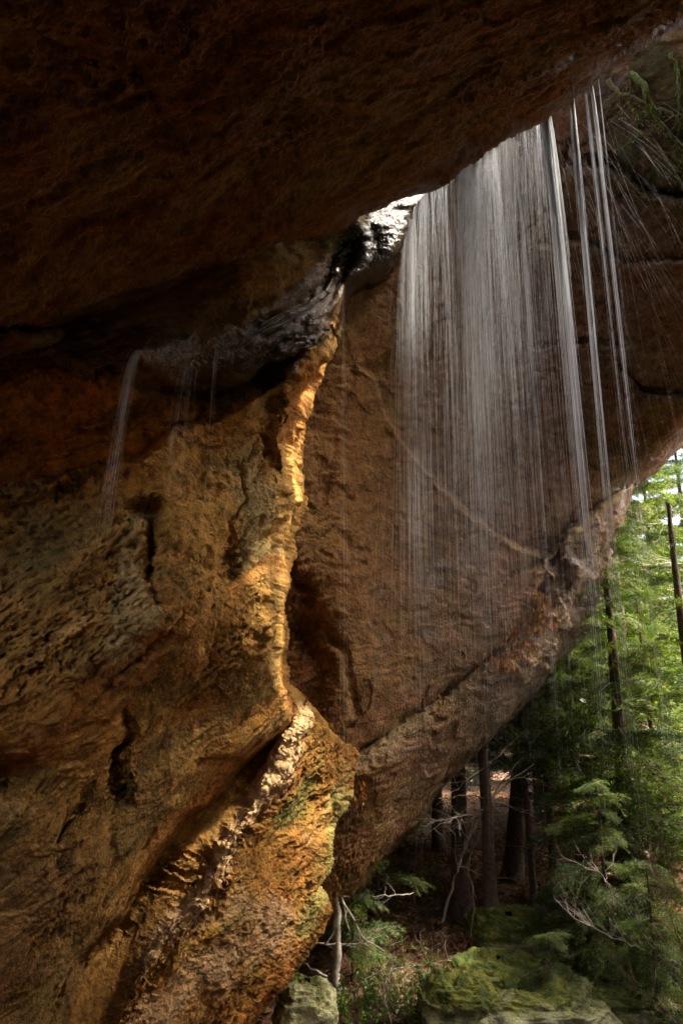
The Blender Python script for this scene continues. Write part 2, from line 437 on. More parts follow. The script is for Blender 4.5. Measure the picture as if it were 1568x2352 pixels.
# ---- near wall on the left: wet band, orange wall, golden buttress
NEAR_R = [(250, 1130), (330, 1085), (420, 1015), (500, 940), (560, 918), (600, 888), (640, 806), (700, 780), (740, 766), (800, 735), (880, 702), (970, 672), (1050, 660), (1100, 664), (1130, 670), (1200, 660), (1250, 656), (1290, 648), (1330, 640), (1400, 622), (1500, 627),
          (1560, 640), (1600, 655), (1640, 672), (1665, 662), (1700, 632), (1760, 565), (1830, 492), (1900, 428), (1960, 384), (2050, 325), (2100, 296), (2150, 243), (2200, 205), (2352, 170), (2650, 60)]
near_ctrl = tps([(-200, 850, 5.8), (0, 840, 6.1), (310, 720, 6.7), (310, 815, 6.0), (705, 585, 8.05), (615, 640, 7.1), (800, 540, 8.35), (900, 500, 8.65), (1000, 380, 9.3), (640, 720, 7.1), (745, 735, 7.6), (780, 660, 8.3), (520, 820, 6.7),
    (300, 960, 6.55), (100, 980, 6.0), (480, 950, 6.9), (-200, 1000, 5.2), (340, 1070, 6.0), (560, 960, 6.8), (650, 1050, 7.2), (450, 1200, 6.0), (640, 1250, 7.0), (150, 1200, 5.7), (0, 1300, 5.3), (-200, 1300, 4.9),
    (330, 1450, 5.6), (600, 1450, 6.7), (150, 1600, 5.3), (-200, 1700, 4.6), (0, 1750, 5.0), (300, 1700, 5.75), (600, 1640, 7.2), (450, 1800, 6.5), (250, 2000, 5.7), (310, 2020, 6.0), (0, 2100, 5.0), (150, 2250, 5.4), (0, 2352, 5.0), (-200, 2352, 4.5), (60, 2650, 5.1)])
def warp2(px, py, a=9., s=0):
    P = np.stack([px / 42., py / 42., 0 * px], -1)
    return px + a * fbm(P, 5, 800 + s, .68) * 2.2, py + a * fbm(P + 31.7, 5, 810 + s, .68) * 2.2
def near_depth(px, py):
    D = near_ctrl(px, py)
    px, py = warp2(px, py, 9, 1)
    # lip of the wet band, wall recessed below it
    d, s, t = pdist(px, py, [(0, 835), (100, 815), (210, 850), (310, 815), (420, 880), (500, 905), (600, 860), (700, 800)])
    D += .22 * np.exp(-(d / 45) ** 2) * (s > 0) * ss(0, 14, d)
    # top edge of the golden buttress
    d, s, t = pdist(px, py, [(-200, 1190), (60, 1115), (220, 1078), (330, 1045), (400, 988), (500, 968), (560, 917), (640, 872), (700, 812)])
    D += .42 * ss(7, -5, np.where(s > 0, d, -d)) * np.exp(-(np.where(s < 0, d, 0) / 120) ** 2) - .10 * np.exp(-(np.where(s > 0, d, 80) / 25) ** 2)
    # hollow at its left, pale scar running down from it
    D += .28 * np.exp(-((px - 332) / 30) ** 2 - ((py - 1172) / 17) ** 2)
    d, s, t = pdist(px, py, [(355, 1160), (350, 1240), (345, 1330), (360, 1385)])
    D += .20 * np.exp(-(d / 11) ** 2)
    d, s, t = pdist(px, py, [(150, 1330), (230, 1230), (290, 1190)])
    D -= .12 * np.exp(-(d / 40) ** 2)
    # long cracks and flake edges
    for line, w, a in (([(300, 1650), (310, 1690), (275, 1730), (280, 1800), (300, 1830)], 5, .10),
                       ([(480, 1740), (520, 1735)], 6, .1),
                       ([(110, 1960), (160, 1880), (200, 1830)], 6, .12),
                       ([(590, 1010), (555, 1080), (560, 1150), (530, 1200), (540, 1290)], 5, .07),
                       ([(250, 1560), (330, 1500), (420, 1400), (540, 1290)], 8, .08),
                       ([(470, 1490), (560, 1420), (640, 1345)], 7, .07),
                       ([(640, 930), (610, 1000), (640, 1060)], 8, .09)):
        d, s, t = pdist(px, py, line)
        D += a * np.exp(-(d / w) ** 2) * np.sin(np.pi * np.clip(t, .02, .98)) ** .3
        D += a * .5 * (s > 0) * np.exp(-(d / (w * 5)) ** 2) * ss(0, w, d)
    # hollow in the shade at far left
    D += .35 * np.exp(-((px - 10) / 90) ** 2 - ((py - 1780) / 60) ** 2)
    # cascade steps of the wet chute
    d, s, t = pdist(px, py, [(600, 745), (680, 720), (750, 670), (800, 560)])
    D += .12 * np.sin(d / 9.) * np.exp(-(d / 40) ** 2)
    return D
def near_colour(f):
    px, py = f['px'], f['py']
    col = base_colour(f, 23, ORANGE, OCHRE * .9, .45, .35, .25)
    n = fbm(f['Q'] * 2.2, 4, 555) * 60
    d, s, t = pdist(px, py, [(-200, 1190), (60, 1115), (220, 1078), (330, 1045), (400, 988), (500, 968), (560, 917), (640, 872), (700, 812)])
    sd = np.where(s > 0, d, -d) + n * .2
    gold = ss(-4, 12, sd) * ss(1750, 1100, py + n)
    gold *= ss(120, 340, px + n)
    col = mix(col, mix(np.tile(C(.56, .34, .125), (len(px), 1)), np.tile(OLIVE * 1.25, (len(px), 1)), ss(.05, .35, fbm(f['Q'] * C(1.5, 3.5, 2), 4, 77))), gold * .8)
    col = mix(col, np.tile(C(.46, .20, .05), (len(px), 1)), .7 * ss(-2, -20, sd) * ss(830, 880, py + .4 * n) * ss(560, 380, px + n))  # orange wall, tint brightened to offset the dark under the roof
    # pale lichen scar
    d, s, t = pdist(px, py, [(320, 1190), (300, 1280), (300, 1380), (250, 1480), (280, 1560)])
    col = mix(col, np.tile(C(.52, .39, .22), (len(px), 1)), .8 * ss(46, 4, d + n * 1.6 + 26 * f['fine']))
    d, s, t = pdist(px, py, [(560, 1060), (590, 1180), (600, 1260)])
    col = mix(col, np.tile(C(.36, .33, .22), (len(px), 1)), .6 * ss(70, 10, d + n * 1.2))
    # red streaks
    d, s, t = pdist(px, py, [(720, 830), (670, 940), (650, 1000)])
    col = mix(col, np.tile(C(.50, .22, .07), (len(px), 1)), .7 * ss(40, 8, d + n * .5))
    d, s, t = pdist(px, py, [(540, 1360), (600, 1320), (645, 1290)])
    col = mix(col, np.tile(C(.62, .32, .11), (len(px), 1)), .8 * ss(22, 5, d + n * .25))
    col = mix(col, np.tile(C(.13, .10, .05), (len(px), 1)), .6 * ss(1700, 2050, py + 2 * n) * ss(380, 150, px + n))  # shade of the lower left painted into the tint
    band = near_wet(f)
    col = mix(col, np.tile(C(.21, .16, .095), (len(px), 1)), .65 * band)
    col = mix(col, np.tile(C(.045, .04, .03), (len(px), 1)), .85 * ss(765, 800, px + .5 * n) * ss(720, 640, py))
    return col
def near_wet(f):
    px, py = f['px'], f['py']
    n = fbm(f['Q'] * 2.5, 4, 556) * 70
    d, s, t = pdist(px, py, [(120, 790), (300, 790), (480, 830), (600, 790), (700, 720), (780, 640), (860, 560), (960, 440)])
    w = 55 + 25 * np.sin(np.pi * t)
    b = ss(w, w * .55, d + n * .45)
    d2, s, t = pdist(px, py, [(100, 810), (300, 870), (480, 905), (560, 900), (640, 860), (720, 770)])
    b = np.maximum(b, ss(32, 10, d2 + n * .3))
    return b
rows = np.concatenate([np.linspace(250, 600, 130, endpoint=False), np.linspace(600, 2400, 760), np.linspace(2410, 2650, 30)])
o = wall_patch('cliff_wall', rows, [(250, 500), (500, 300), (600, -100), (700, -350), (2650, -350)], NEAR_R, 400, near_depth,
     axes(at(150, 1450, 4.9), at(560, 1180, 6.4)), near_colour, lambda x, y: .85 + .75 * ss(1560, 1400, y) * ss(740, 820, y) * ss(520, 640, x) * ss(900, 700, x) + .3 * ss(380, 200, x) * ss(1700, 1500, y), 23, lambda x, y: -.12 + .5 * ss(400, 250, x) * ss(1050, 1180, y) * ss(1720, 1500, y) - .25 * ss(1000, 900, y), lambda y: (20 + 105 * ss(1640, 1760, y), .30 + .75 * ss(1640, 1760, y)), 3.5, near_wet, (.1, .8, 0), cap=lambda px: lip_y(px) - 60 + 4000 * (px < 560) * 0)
tag(o, 'golden orange sandstone wall on the left with a wet black band under the roof', 'cliff', kind='structure')

# ---- lower buttress with the pale crest
LOW_R = [(1540, 650), (1580, 690), (1640, 735), (1690, 800), (1735, 828), (1760, 820), (1800, 802), (1854, 785), (1884, 764), (1930, 756), (2004, 750), (2040, 724), (2064, 750), (2090, 766), (2144, 740), (2204, 702), (2284, 650), (2352, 595), (2650, 400)]
CREST = [(690, 1640), (660, 1710), (640, 1770), (600, 1830), (560, 1890), (525, 1940), (510, 1990), (465, 2060), (440, 2085), (380, 2150), (340, 2210), (300, 2300), (260, 2400), (200, 2600)]
low_ctrl = tps([(690, 1640, 8.2), (640, 1770, 7.8), (560, 1890, 7.35), (500, 1995, 6.95), (440, 2085, 6.7), (340, 2210, 6.4), (270, 2380, 6.1), (200, 2640, 5.8),
    (560, 1760, 7.9), (470, 1860, 7.3), (400, 1960, 6.85), (320, 2080, 6.6), (230, 2180, 6.5), (100, 2300, 6.1), (500, 1700, 8.2), (0, 2500, 5.8),
    (800, 1720, 8.9), (740, 1820, 8.5), (690, 1950, 8.1), (740, 2080, 8.6), (640, 2050, 7.8), (600, 2200, 7.4), (480, 2280, 6.8), (595, 2352, 7.5), (420, 2500, 6.8), (690, 2200, 8.2), (600, 1580, 8.8)])
def low_depth(px, py):
    D = low_ctrl(px, py)
    px, py = warp2(px, py, 8, 2)
    d, s, t = pdist(px, py, CREST)      # + = camera-right side? walking down: right hand is the left of the picture
    kn = fbm(np.stack([px / 55., py / 45., 0 * px], -1), 5, 820, .62)
    D -= (.30 + .16 * kn) * np.exp(-(d / (28 + 12 * kn)) ** 2)
    D += .16 * (s > 0) * ss(0, 26, d) * np.exp(-(d / 200) ** 2)
    # slab joints left of the crest: each bed set a little back from the one below
    for line, w, a in (([(385, 1990), (430, 2008), (455, 1998), (510, 2010)], 4, .10), ([(345, 2030), (405, 2040), (450, 2058), (470, 2062)], 4, .10), ([(430, 1955), (470, 1985), (505, 1995)], 4, .08),
                       ([(395, 2130), (400, 2105), (430, 2095), (450, 2085)], 4, .10), ([(430, 1840), (470, 1830), (500, 1810)], 4, .07)):
        d, s, t = pdist(px, py, line)
        D += a * np.exp(-(d / w) ** 2) + .06 * np.where(s < 0, ss(0, 10, d) * np.exp(-(d / 45) ** 2), 0)
    d, s, t = pdist(px, py, [(480, 1835), (380, 1962), (300, 2100), (200, 2200)])
    D += .12 * np.exp(-(d / 22) ** 2)
    return D
def low_colour(f):
    px, py = f['px'], f['py']
    col = base_colour(f, 37, OCHRE * .9, ORANGE * .9, .6, .45, .35)
    n = fbm(f['Q'] * 2.6, 4, 655) * 40
    d, s, t = pdist(px, py, CREST)
    left = (s > 0)
    col = mix(col, np.tile(C(.33, .19, .07), (len(px), 1)), .75 * left * ss(12, 40, d + n * .3))
    col = mix(col, np.tile(C(.78, .56, .37), (len(px), 1)), .95 * ss(40, 12, d + n * .6) * ss(2280, 2120, py))
    d2, s2, t2 = pdist(px, py, [(470, 2110), (560, 2080), (640, 2110), (560, 2200), (450, 2260), (350, 2340)])
    col = mix(col, np.tile(C(.46, .33, .23), (len(px), 1)), .6 * ss(60, 5, d2 + n * 2.2))
    d, s, t = pdist(px, py, [(790, 1830), (760, 1900), (752, 2000), (730, 2060), (690, 2130)])
    col = mix(col, np.tile(C(.27, .26, .10), (len(px), 1)), .75 * ss(38, 6, d + n * 1.0))
    d, s, t = pdist(px, py, [(650, 1880), (690, 1850), (720, 1800)])
    col = mix(col, np.tile(C(.10, .11, .035), (len(px), 1)), .8 * ss(36, 8, d + n))
    return col
o = wall_patch('cliff_foot', np.concatenate([np.linspace(1540, 2400, 420), np.linspace(2408, 2650, 24)]), [(1540, 420), (1700, 360), (1900, 200), (2100, 50), (2650, -150)], LOW_R, 300, low_depth,
     axes(at(400, 2150, 6.1), at(650, 1800, 7.7)), low_colour, lambda x, y: (lambda d, s, t: np.where(s > 0, .5 + .5 * ss(50, 10, d), 1.0))(*pdist(x, y, CREST)), 37, lambda x, y: (lambda d, s, t: np.where(s > 0, -.5, .22))(*pdist(x, y, CREST)), (40, .6), 3.0, None, (-.1, .8, 0))
tag(o, 'jutting lower sandstone foot of the cliff with a pale pink pitted crest', 'cliff', kind='structure')

# ---- far alcove wall behind the falling water
FAR_R = [(-500, 1720), (0, 1710), (500, 1690), (900, 1645), (1000, 1592), (1020, 1568), (1060, 1530), (1090, 1490), (1120, 1455), (1170, 1438), (1210, 1425), (1250, 1405), (1320, 1388), (1400, 1362), (1450, 1350), (1480, 1325), (1520, 1282), (1560, 1250), (1610, 1216), (1650, 1188), (1700, 1128),
         (1760, 1060), (1830, 1000), (1880, 968), (1950, 902), (2000, 870), (2050, 835), (2090, 792), (2130, 770), (2200, 700), (2352, 560), (2650, 400)]
far_ctrl = tps([(600, 300, 10.2), (1000, -300, 10.2), (1600, -300, 9.0), (2300, -300, 8.6), (700, 700, 9.6), (700, 1000, 9.6), (680, 1300, 8.9), (750, 1500, 9.1), (700, 1630, 8.9), (820, 1690, 9.3), (900, 700, 10.6), (1100, 400, 11.0), (1300, 300, 10.5), (1568, 200, 9.0), (1568, 600, 10.2),
    (1900, 500, 9.8), (1560, 1000, 11.8), (1200, 700, 11.9), (1260, 1250, 11.4), (1450, 1110, 12.1), (1000, 1150, 10.9), (1000, 1500, 10.3), (1200, 1480, 11.2), (1340, 1440, 12.0), (1190, 1640, 11.5), (1000, 1820, 10.9), (860, 2040, 10.2), (780, 1950, 9.6), (770, 2120, 10.0), (500, 1500, 9.5), (500, 2352, 9), (600, 2600, 8.6), (880, 1300, 10.2)])
L1 = [(780, 690), (800, 770), (830, 845), (860, 880), (872, 925), (900, 985), (940, 1040), (1000, 1108), (1060, 1172), (1130, 1232), (1200, 1266), (1250, 1282), (1266, 1320)]
L2 = [(1252, 1285), (1270, 1275), (1300, 1240), (1340, 1200), (1400, 1150), (1450, 1118)]
L3 = [(1264, 1318), (1235, 1385), (1190, 1450), (1130, 1510), (1060, 1565), (1000, 1610), (930, 1655), (880, 1690), (830, 1725)]
def far_depth(px, py):
    D = far_ctrl(px, py)
    px, py = warp2(px, py, 6, 3)
    d, s, t = pdist(px, py, L1)       # walking down-right: right hand is below-left
    D += np.where(s > 0, 0, .38) * np.exp(-(d / 220) ** 2) * ss(-6, 14, np.where(s > 0, -d, d)) * ss(.0, .25, t)
    D -= .03 * np.exp(-(d / 10) ** 2)
    d, s, t = pdist(px, py, L2)       # walking up-right: right hand is below
    D += np.where(s > 0, 0, .35) * np.exp(-(d / 150) ** 2) * ss(0, 12, d) - .03 * np.exp(-(d / 9) ** 2)
    d, s, t = pdist(px, py, L3)       # walking down-left: right hand is upper left
    D += np.where(s > 0, .05, -.30 * ss(0, 60, d)) * np.exp(-(d / 130) ** 2)
    D += .16 * np.exp(-(d / 8) ** 2)
    for line, w, a in (([(1240, 560), (1330, 545), (1440, 600), (1568, 590)], 9, .14), ([(1230, 800), (1340, 785), (1420, 790)], 7, .12), ([(1420, 840), (1480, 900), (1568, 905)], 9, .16),
                       ([(1330, 380), (1400, 370), (1500, 440), (1568, 450)], 12, .25), ([(1180, 560), (1270, 470), (1310, 330)], 10, .12),
                       ([(640, 1300), (700, 1360), (690, 1450), (740, 1540), (700, 1640)], 26, .15), ([(720, 1420), (790, 1500), (820, 1640)], 12, .08), ([(810, 860), (770, 1000), (740, 1150)], 10, .06)):
        d, s, t = pdist(px, py, line)
        D += a * np.exp(-(d / w) ** 2) - a * .5 * (s > 0) * np.exp(-(d / (w * 5)) ** 2) * ss(0, w, d)
    # pitted recess between the buttress and the alcove
    D += .35 * np.exp(-((px - 700) / 60) ** 2 - ((py - 1480) / 130) ** 2)
    return D
def far_colour(f):
    px, py = f['px'], f['py']
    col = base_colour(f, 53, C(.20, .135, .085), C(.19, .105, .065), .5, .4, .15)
    n = fbm(f['Q'] * 1.8, 4, 755) * 60
    left = ss(1050, 780, px + n)
    col = mix(col, np.tile(C(.26, .14, .04), (len(px), 1)), .6 * left)
    d, s, t = pdist(px, py, L1)
    col = mix(col, np.tile(C(.52, .40, .22), (len(px), 1)), .4 * ss(12, 2, d + 5 + n * .22) * ss(.3, .5, t))  # ledge edge catching sky light, painted as a pale line
    d, s, t = pdist(px, py, L2)
    col = mix(col, np.tile(C(.55, .44, .22), (len(px), 1)), .7 * ss(13, 2, d + 4 + n * .2))  # same painted skylit edge on the right-hand ledge
    d, s, t = pdist(px, py, [(660, 1320), (700, 1450), (700, 1600)])
    col = mix(col, np.tile(C(.20, .09, .035), (len(px), 1)), .7 * ss(80, 30, d + n * .5))
    d, s, t = pdist(px, py, L3)
    col = mix(col, np.tile(C(.42, .35, .22), (len(px), 1)), .5 * (s < 0) * ss(60, 15, d + n * 1.3))
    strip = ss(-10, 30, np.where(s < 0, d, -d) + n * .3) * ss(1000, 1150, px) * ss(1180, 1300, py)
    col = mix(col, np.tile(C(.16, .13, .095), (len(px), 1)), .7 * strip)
    # moss on the open upper right of the alcove
    mo = ss(-20, 30, n + 20) * ss(620, 380, py + .5 * n) * ss(1250, 1480, px + n)
    col = mix(col, np.tile(C(.05, .058, .016), (len(px), 1)), .85 * mo)
    d, s, t = pdist(px, py, [(1270, 400), (1240, 560), (1180, 640)])
    col = mix(col, np.tile(C(.42, .38, .22), (len(px), 1)), .5 * ss(60, 15, d + n))
    return col
def far_wet(f):
    n = fbm(f['Q'] * 1.5, 4, 771)
    return .55 * ss(.05, .35, n) * ss(800, 950, f['px'])
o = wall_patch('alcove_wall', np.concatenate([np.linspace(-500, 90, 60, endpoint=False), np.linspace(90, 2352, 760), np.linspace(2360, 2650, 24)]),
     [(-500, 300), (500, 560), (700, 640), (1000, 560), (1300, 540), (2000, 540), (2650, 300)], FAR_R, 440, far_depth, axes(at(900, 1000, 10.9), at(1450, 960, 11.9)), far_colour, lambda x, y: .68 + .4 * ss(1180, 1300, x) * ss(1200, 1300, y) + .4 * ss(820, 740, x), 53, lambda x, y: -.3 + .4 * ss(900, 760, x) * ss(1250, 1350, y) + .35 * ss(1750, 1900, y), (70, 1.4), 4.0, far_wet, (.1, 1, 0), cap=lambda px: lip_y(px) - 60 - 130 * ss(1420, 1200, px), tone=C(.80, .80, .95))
tag(o, 'curved reddish brown alcove wall behind the falling water', 'cliff', kind='structure')

# ------------------------------------------------------------------ ground
def gz_arr(x, y):
    z = np.interp(y, [-3000, 1, 4, 7, 9, 11, 13, 16, 20, 27, 120, 3000], [-1.75, -1.75, -2.6, -4.4, -5.0, -4.65, -4.15, -3.95, -3.85, -3.7, -34, -34])
    z = z + .5 * ss(1, -3, x - .05 * y) * ss(11, 15, y) * ss(30, 24, y)      # bank rising to the left
    z = z + 9 * ss(6, 15, x - .15 * np.clip(y, 0, 20)) * ss(15, 5, y) * ss(-60, -20, y)              # unseen bank added right of the view to block skylight
    P = np.stack([x, y, 0 * x], -1).reshape(-1, 3)
    n = (fbm(P * .45, 4, 900) * .5).reshape(x.shape)
    far = np.hypot(x, y)
    return z + n * ss(3, 8, far) * np.where(far > 60, 5, 1)
def gz(x, y): return float(gz_arr(np.array([float(x)]), np.array([float(y)]))[0])
def place(px, y):
    z = -3.8
    for _ in range(3):
        D = y * CP + z * SP; x = (px - 784) / 1568 * D; z = gz(x, y)
    return np.array([x, y, z])
def ground_mesh():
    u = np.linspace(-1, 1, 300)
    X = 6 * u + 2400 * np.sign(u) * np.abs(u) ** 7 + 12 * u ** 3; Y = X.copy() + 10
    x, y = np.meshgrid(X, Y)
    z = gz_arr(x, y)
    V = np.stack([x, y, z], -1).reshape(-1, 3)
    return np_mesh('forest_floor', V, grid_faces(300, 300), True)
def ground_material():
    m, nt, N, L, b = new_mat('leafy_soil')
    tc = N.new('ShaderNodeTexCoord'); P = tc.outputs['Object']
    n1 = noise(N, L, P, 1.2, 6, .6); n2 = noise(N, L, P, 14, 6, .7)
    c = ramp_c(N, L, n2.outputs[0], [(.25, (.04, .022, .012)), (.5, (.10, .052, .028)), (.75, (.20, .115, .07))])
    g = ramp_c(N, L, n1.outputs[0], [(.55, (0, 0, 0)), (.66, (1, 1, 1))])
    c = mixc(N, L, c, (.045, .06, .018), math_(N, L, 'MULTIPLY', g, .55))
    L.new(c, b.inputs['Base Color']); b.inputs['Roughness'].default_value = .95; b.inputs['Specular IOR Level'].default_value = .1
    bp = N.new('ShaderNodeBump'); bp.inputs['Strength'].default_value = .8; bp.inputs['Distance'].default_value = .06
    L.new(n2.outputs[0], bp.inputs['Height']); L.new(bp.outputs[0], b.inputs['Normal'])
    return m
M['soil'] = ground_material()
tag(link('forest_floor', ground_mesh(), M['soil']), 'brown leaf covered forest floor sloping below the cliff', 'ground', kind='structure')

# unseen rock added round the viewer, left to right, to block light
def back_shade_wall():
    n, h = 300, 70
    ang = np.linspace(math.radians(158), math.radians(418), n); t = np.linspace(0, 1, h)
    r = 5.2 + .6 * np.sin(ang * 3) + 1.9 * ss(6.2, 7.1, ang)
    X = r[None] * np.cos(ang)[None] * (1 + .12 * (t[:, None] - .5)); Y = r[None] * np.sin(ang)[None] * .9 - .8 + 0 * t[:, None]
    X = X + 0 * t[:, None]; Z = -2.8 + 6.6 * t[:, None] + .5 * X * t[:, None]
    P0 = np.stack([X, Y, Z + 0 * X], -1).reshape(-1, 3)
    V, f = finish_rock(P0, h, n, None, 1.3, 91, axes((0, 0, 0), (1, .4, .1)), 0)
    col = base_colour(f, 91, ORANGE * .4, OCHRE * .4, .6, .3, .1)
    return np_mesh('shelter_back_shade_wall', V, grid_faces(h, n), True, {'tint': col, 'wet': np.zeros(len(V))})
tag(link('shelter_back_shade_wall', back_shade_wall(), M['rock']), 'rough sandstone back of the shelter, added behind and right of the viewer to darken it', 'cliff', kind='structure')

# ------------------------------------------------------------------ mesh collectors
class MB:
    def __init__(s): s.V = []; s.F3 = []; s.F4 = []; s.n = 0; s.A = {}; s.m3 = []; s.m4 = []
    def add(s, V, F, mat=0, **attrs):
        V = np.asarray(V, float); F = np.asarray(F, int) + s.n
        if F.shape[1] == 3: s.F3.append(F); s.m3.append(np.full(len(F), mat))
        else: s.F4.append(F); s.m4.append(np.full(len(F), mat))
        for k, v in attrs.items(): s.A.setdefault(k, []).append(np.broadcast_to(v, (len(V),)))
        s.V.append(V); s.n += len(V)
    def tube(s, pts, rad, sides=5, mat=0, **attrs):
        P = np.asarray(pts, float); n = len(P); rad = np.broadcast_to(rad, (n,))
        T = np.gradient(P, axis=0); T /= np.linalg.norm(T, axis=1, keepdims=True) + 1e-9
        ref = np.where(np.abs(T[:, 2:3]) > .9, np.array([[1., 0, 0]]), np.array([[0, 0, 1.]]))
        A = np.cross(T, ref); A /= np.linalg.norm(A, axis=1, keepdims=True) + 1e-9; B = np.cross(T, A)
        th = np.arange(sides) / sides * 2 * math.pi
        V = P[:, None] + rad[:, None, None] * (np.cos(th)[None, :, None] * A[:, None] + np.sin(th)[None, :, None] * B[:, None])
        i = np.arange(n - 1)[:, None] * sides; j = np.arange(sides)[None]; k = (j + 1) % sides
        F = np.stack([i + j, i + k, i + sides + k, i + sides + j], -1).reshape(-1, 4)
        at_ = {k_: (np.repeat(v, sides) if np.ndim(v) else v) for k_, v in attrs.items()}
        s.add(V.reshape(-1, 3), F, mat, **at_)
    def mesh(s, name, mats, smooth=True):
        F = ([np.concatenate(s.F3)] if s.F3 else []) + ([np.concatenate(s.F4)] if s.F4 else [])
        mi = ([np.concatenate(s.m3)] if s.m3 else []) + ([np.concatenate(s.m4)] if s.m4 else [])
        V = np.concatenate(s.V)
        A = {k: np.concatenate(v) for k, v in s.A.items()}; A = {k: v for k, v in A.items() if len(v) == len(V)}
        me = np_mesh(name, V, F, smooth, A)
        for m in mats: me.materials.append(m)
        if len(mats) > 1: me.polygons.foreach_set('material_index', np.concatenate(mi).astype(np.int32))
        return me
def leaves(mb, base, dirn, nrm, length, width, shade, mat=0, fold=.15, six=False):
    """many leaf blades at once: base, dirn, nrm (n,3)"""
    n = len(base); d = dirn / (np.linalg.norm(dirn, axis=1, keepdims=True) + 1e-9)
    side = np.cross(nrm, d); side /= np.linalg.norm(side, axis=1, keepdims=True) + 1e-9; up = np.cross(d, side)
    Ln = np.broadcast_to(length, (n,))[:, None]; Wd = np.broadcast_to(width, (n,))[:, None]
    if not six:
        V = np.stack([base, base + d * Ln * .5 + side * Wd * .5 + up * Wd * fold, base + d * Ln, base + d * Ln * .5 - side * Wd * .5 + up * Wd * fold], 1)
        F = np.arange(n)[:, None] * 4 + np.arange(4)[None]; k = 4
    else:
        V = np.stack([base, base + d * Ln * .3 + side * Wd * .42 + up * Wd * fold, base + d * Ln * .7 + side * Wd * .45 + up * Wd * fold, base + d * Ln - up * Ln * .12,
                      base + d * Ln * .7 - side * Wd * .45 + up * Wd * fold, base + d * Ln * .3 - side * Wd * .42 + up * Wd * fold], 1)
        o = np.arange(n)[:, None] * 6
        F = np.concatenate([o + np.array([[0, 1, 2, 3]]), o + np.array([[0, 3, 4, 5]])]); k = 6
    mb.add(V.reshape(-1, 3), F, mat, shade=np.repeat(np.broadcast_to(shade, (n,)), k))
def rvec(n, s=1.): return rng.normal(0, s, (n, 3))

# ------------------------------------------------------------------ boulders
def boulder(name, c, size, label, cat='boulder', seed=1, rot=0., moss=.6, layers=.06, tone=GREY, sub=(70, 110), group=None):
    nv, nu = sub
    th = np.linspace(0.02, math.pi - .02, nv); ph = np.linspace(0, 2 * math.pi, nu, endpoint=False)
    S = np.stack([np.sin(th)[:, None] * np.cos(ph)[None], np.sin(th)[:, None] * np.sin(ph)[None], np.cos(th)[:, None] + 0 * ph[None]], -1).reshape(-1, 3)
    q = .62
    B = np.sign(S) * np.abs(S) ** q; B /= np.maximum(1, np.linalg.norm(B, axis=1, keepdims=True) * .85)
    P = B * np.array(size) * .5
    cr, sr = math.cos(rot), math.sin(rot)
    P = np.stack([P[:, 0] * cr - P[:, 1] * sr, P[:, 0] * sr + P[:, 1] * cr, P[:, 2]], -1)
    sz = float(np.mean(size)); o_ = seed * 3.7
    disp = .22 * sz * fbm(P / sz * 1.7 + o_, 4, seed) + .07 * sz * fbm(P / sz * 4 + o_, 5, seed + 4, .6, ridged=True)
    w = fbm(np.stack([P[:, 0] * .8, P[:, 1] * .8, P[:, 2] * 9], -1) + o_, 3, seed + 8)
    lay = np.floor(w * 5) / 5
    nr = B / np.linalg.norm(B, axis=1, keepdims=True)
    V = P + nr * (disp + layers * 1.6 * lay)[:, None]
    V = V + nr * (.03 * fbm(P * 9 + o_, 4, seed + 12, .65))[:, None]
    n1 = fbm(P * 3.5 + o_, 5, seed + 20, .6)
    col = mix(np.tile(tone, (len(V), 1)), np.tile(tone * C(1.7, 1.65, 1.5), (len(V), 1)), ss(-.2, .3, n1))
    col = mix(col, np.tile(C(.05, .045, .03), (len(V), 1)), .6 * ss(.0, -.3, fbm(P * 8 + o_, 4, seed + 25)))
    mo = ss(.1, .6, nr[:, 2] * .8 + n1 * .9 + (moss - .5) * 1.2)
    mcol = mix(np.tile(C(.04, .055, .012), (len(V), 1)), np.tile(C(.11, .115, .02), (len(V), 1)), ss(-.3, .3, fbm(P * 6, 3, seed + 30)))
    col = mix(col, mcol, 0) if moss <= 0 else col + (mcol - col) * mo[:, None]
    i = np.arange(nv - 1)[:, None] * nu; j = np.arange(nu)[None]; k = (j + 1) % nu
    F = np.stack([i + j, i + nu + j, i + nu + k, i + k], -1).reshape(-1, 4)
    me = np_mesh(name, V, F, True, {'tint': np.clip(col, 0, 1), 'wet': np.zeros(len(V))})
    o = link(name, me, M['rock'], loc=tuple(c))
    tag(o, label, cat, group); return o
boulder('boulder', at(1170, 2150, 11.4), (1.35, 1.2, .75), 'rounded boulder capped with bright green moss on the leaf covered slope', seed=3, moss=.75)
boulder('boulder', at(1285, 2085, 12.6), (.95, .9, .55), 'small mossy boulder half hidden behind the moss capped boulder', seed=5, moss=.55)
boulder('boulder', at(1200, 2335, 9.2), (2.3, 1.4, .62), 'broad layered pale green rock ledge at the bottom of the picture', 'rock ledge', seed=8, moss=.35, layers=.12, tone=C(.25, .26, .15), sub=(110, 160))
boulder('boulder', at(1390, 2335, 9.5), (1.7, 1.3, .8), 'mossy layered rock right of the broad pale ledge', 'rock ledge', seed=9, moss=.5, layers=.12, tone=C(.24, .22, .14), sub=(100, 140))
boulder('boulder', at(1060, 2330, 9.1), (1.0, 1.0, .8), 'low green stained rock left of the broad pale ledge', 'rock ledge', seed=10, moss=.6, layers=.1, tone=C(.22, .22, .12))
boulder('boulder', at(1150, 2240, 10.2), (1.3, .9, .45), 'mossy rock step between the capped boulder and the pale ledge', 'rock ledge', seed=12, moss=.7, layers=.1, tone=C(.22, .22, .12))
boulder('boulder', at(705, 2345, 8.8), (.75, .7, .85), 'pale sunlit lichen covered boulder at the foot of the cliff', seed=14, moss=.3, layers=.05, tone=C(.36, .36, .2))
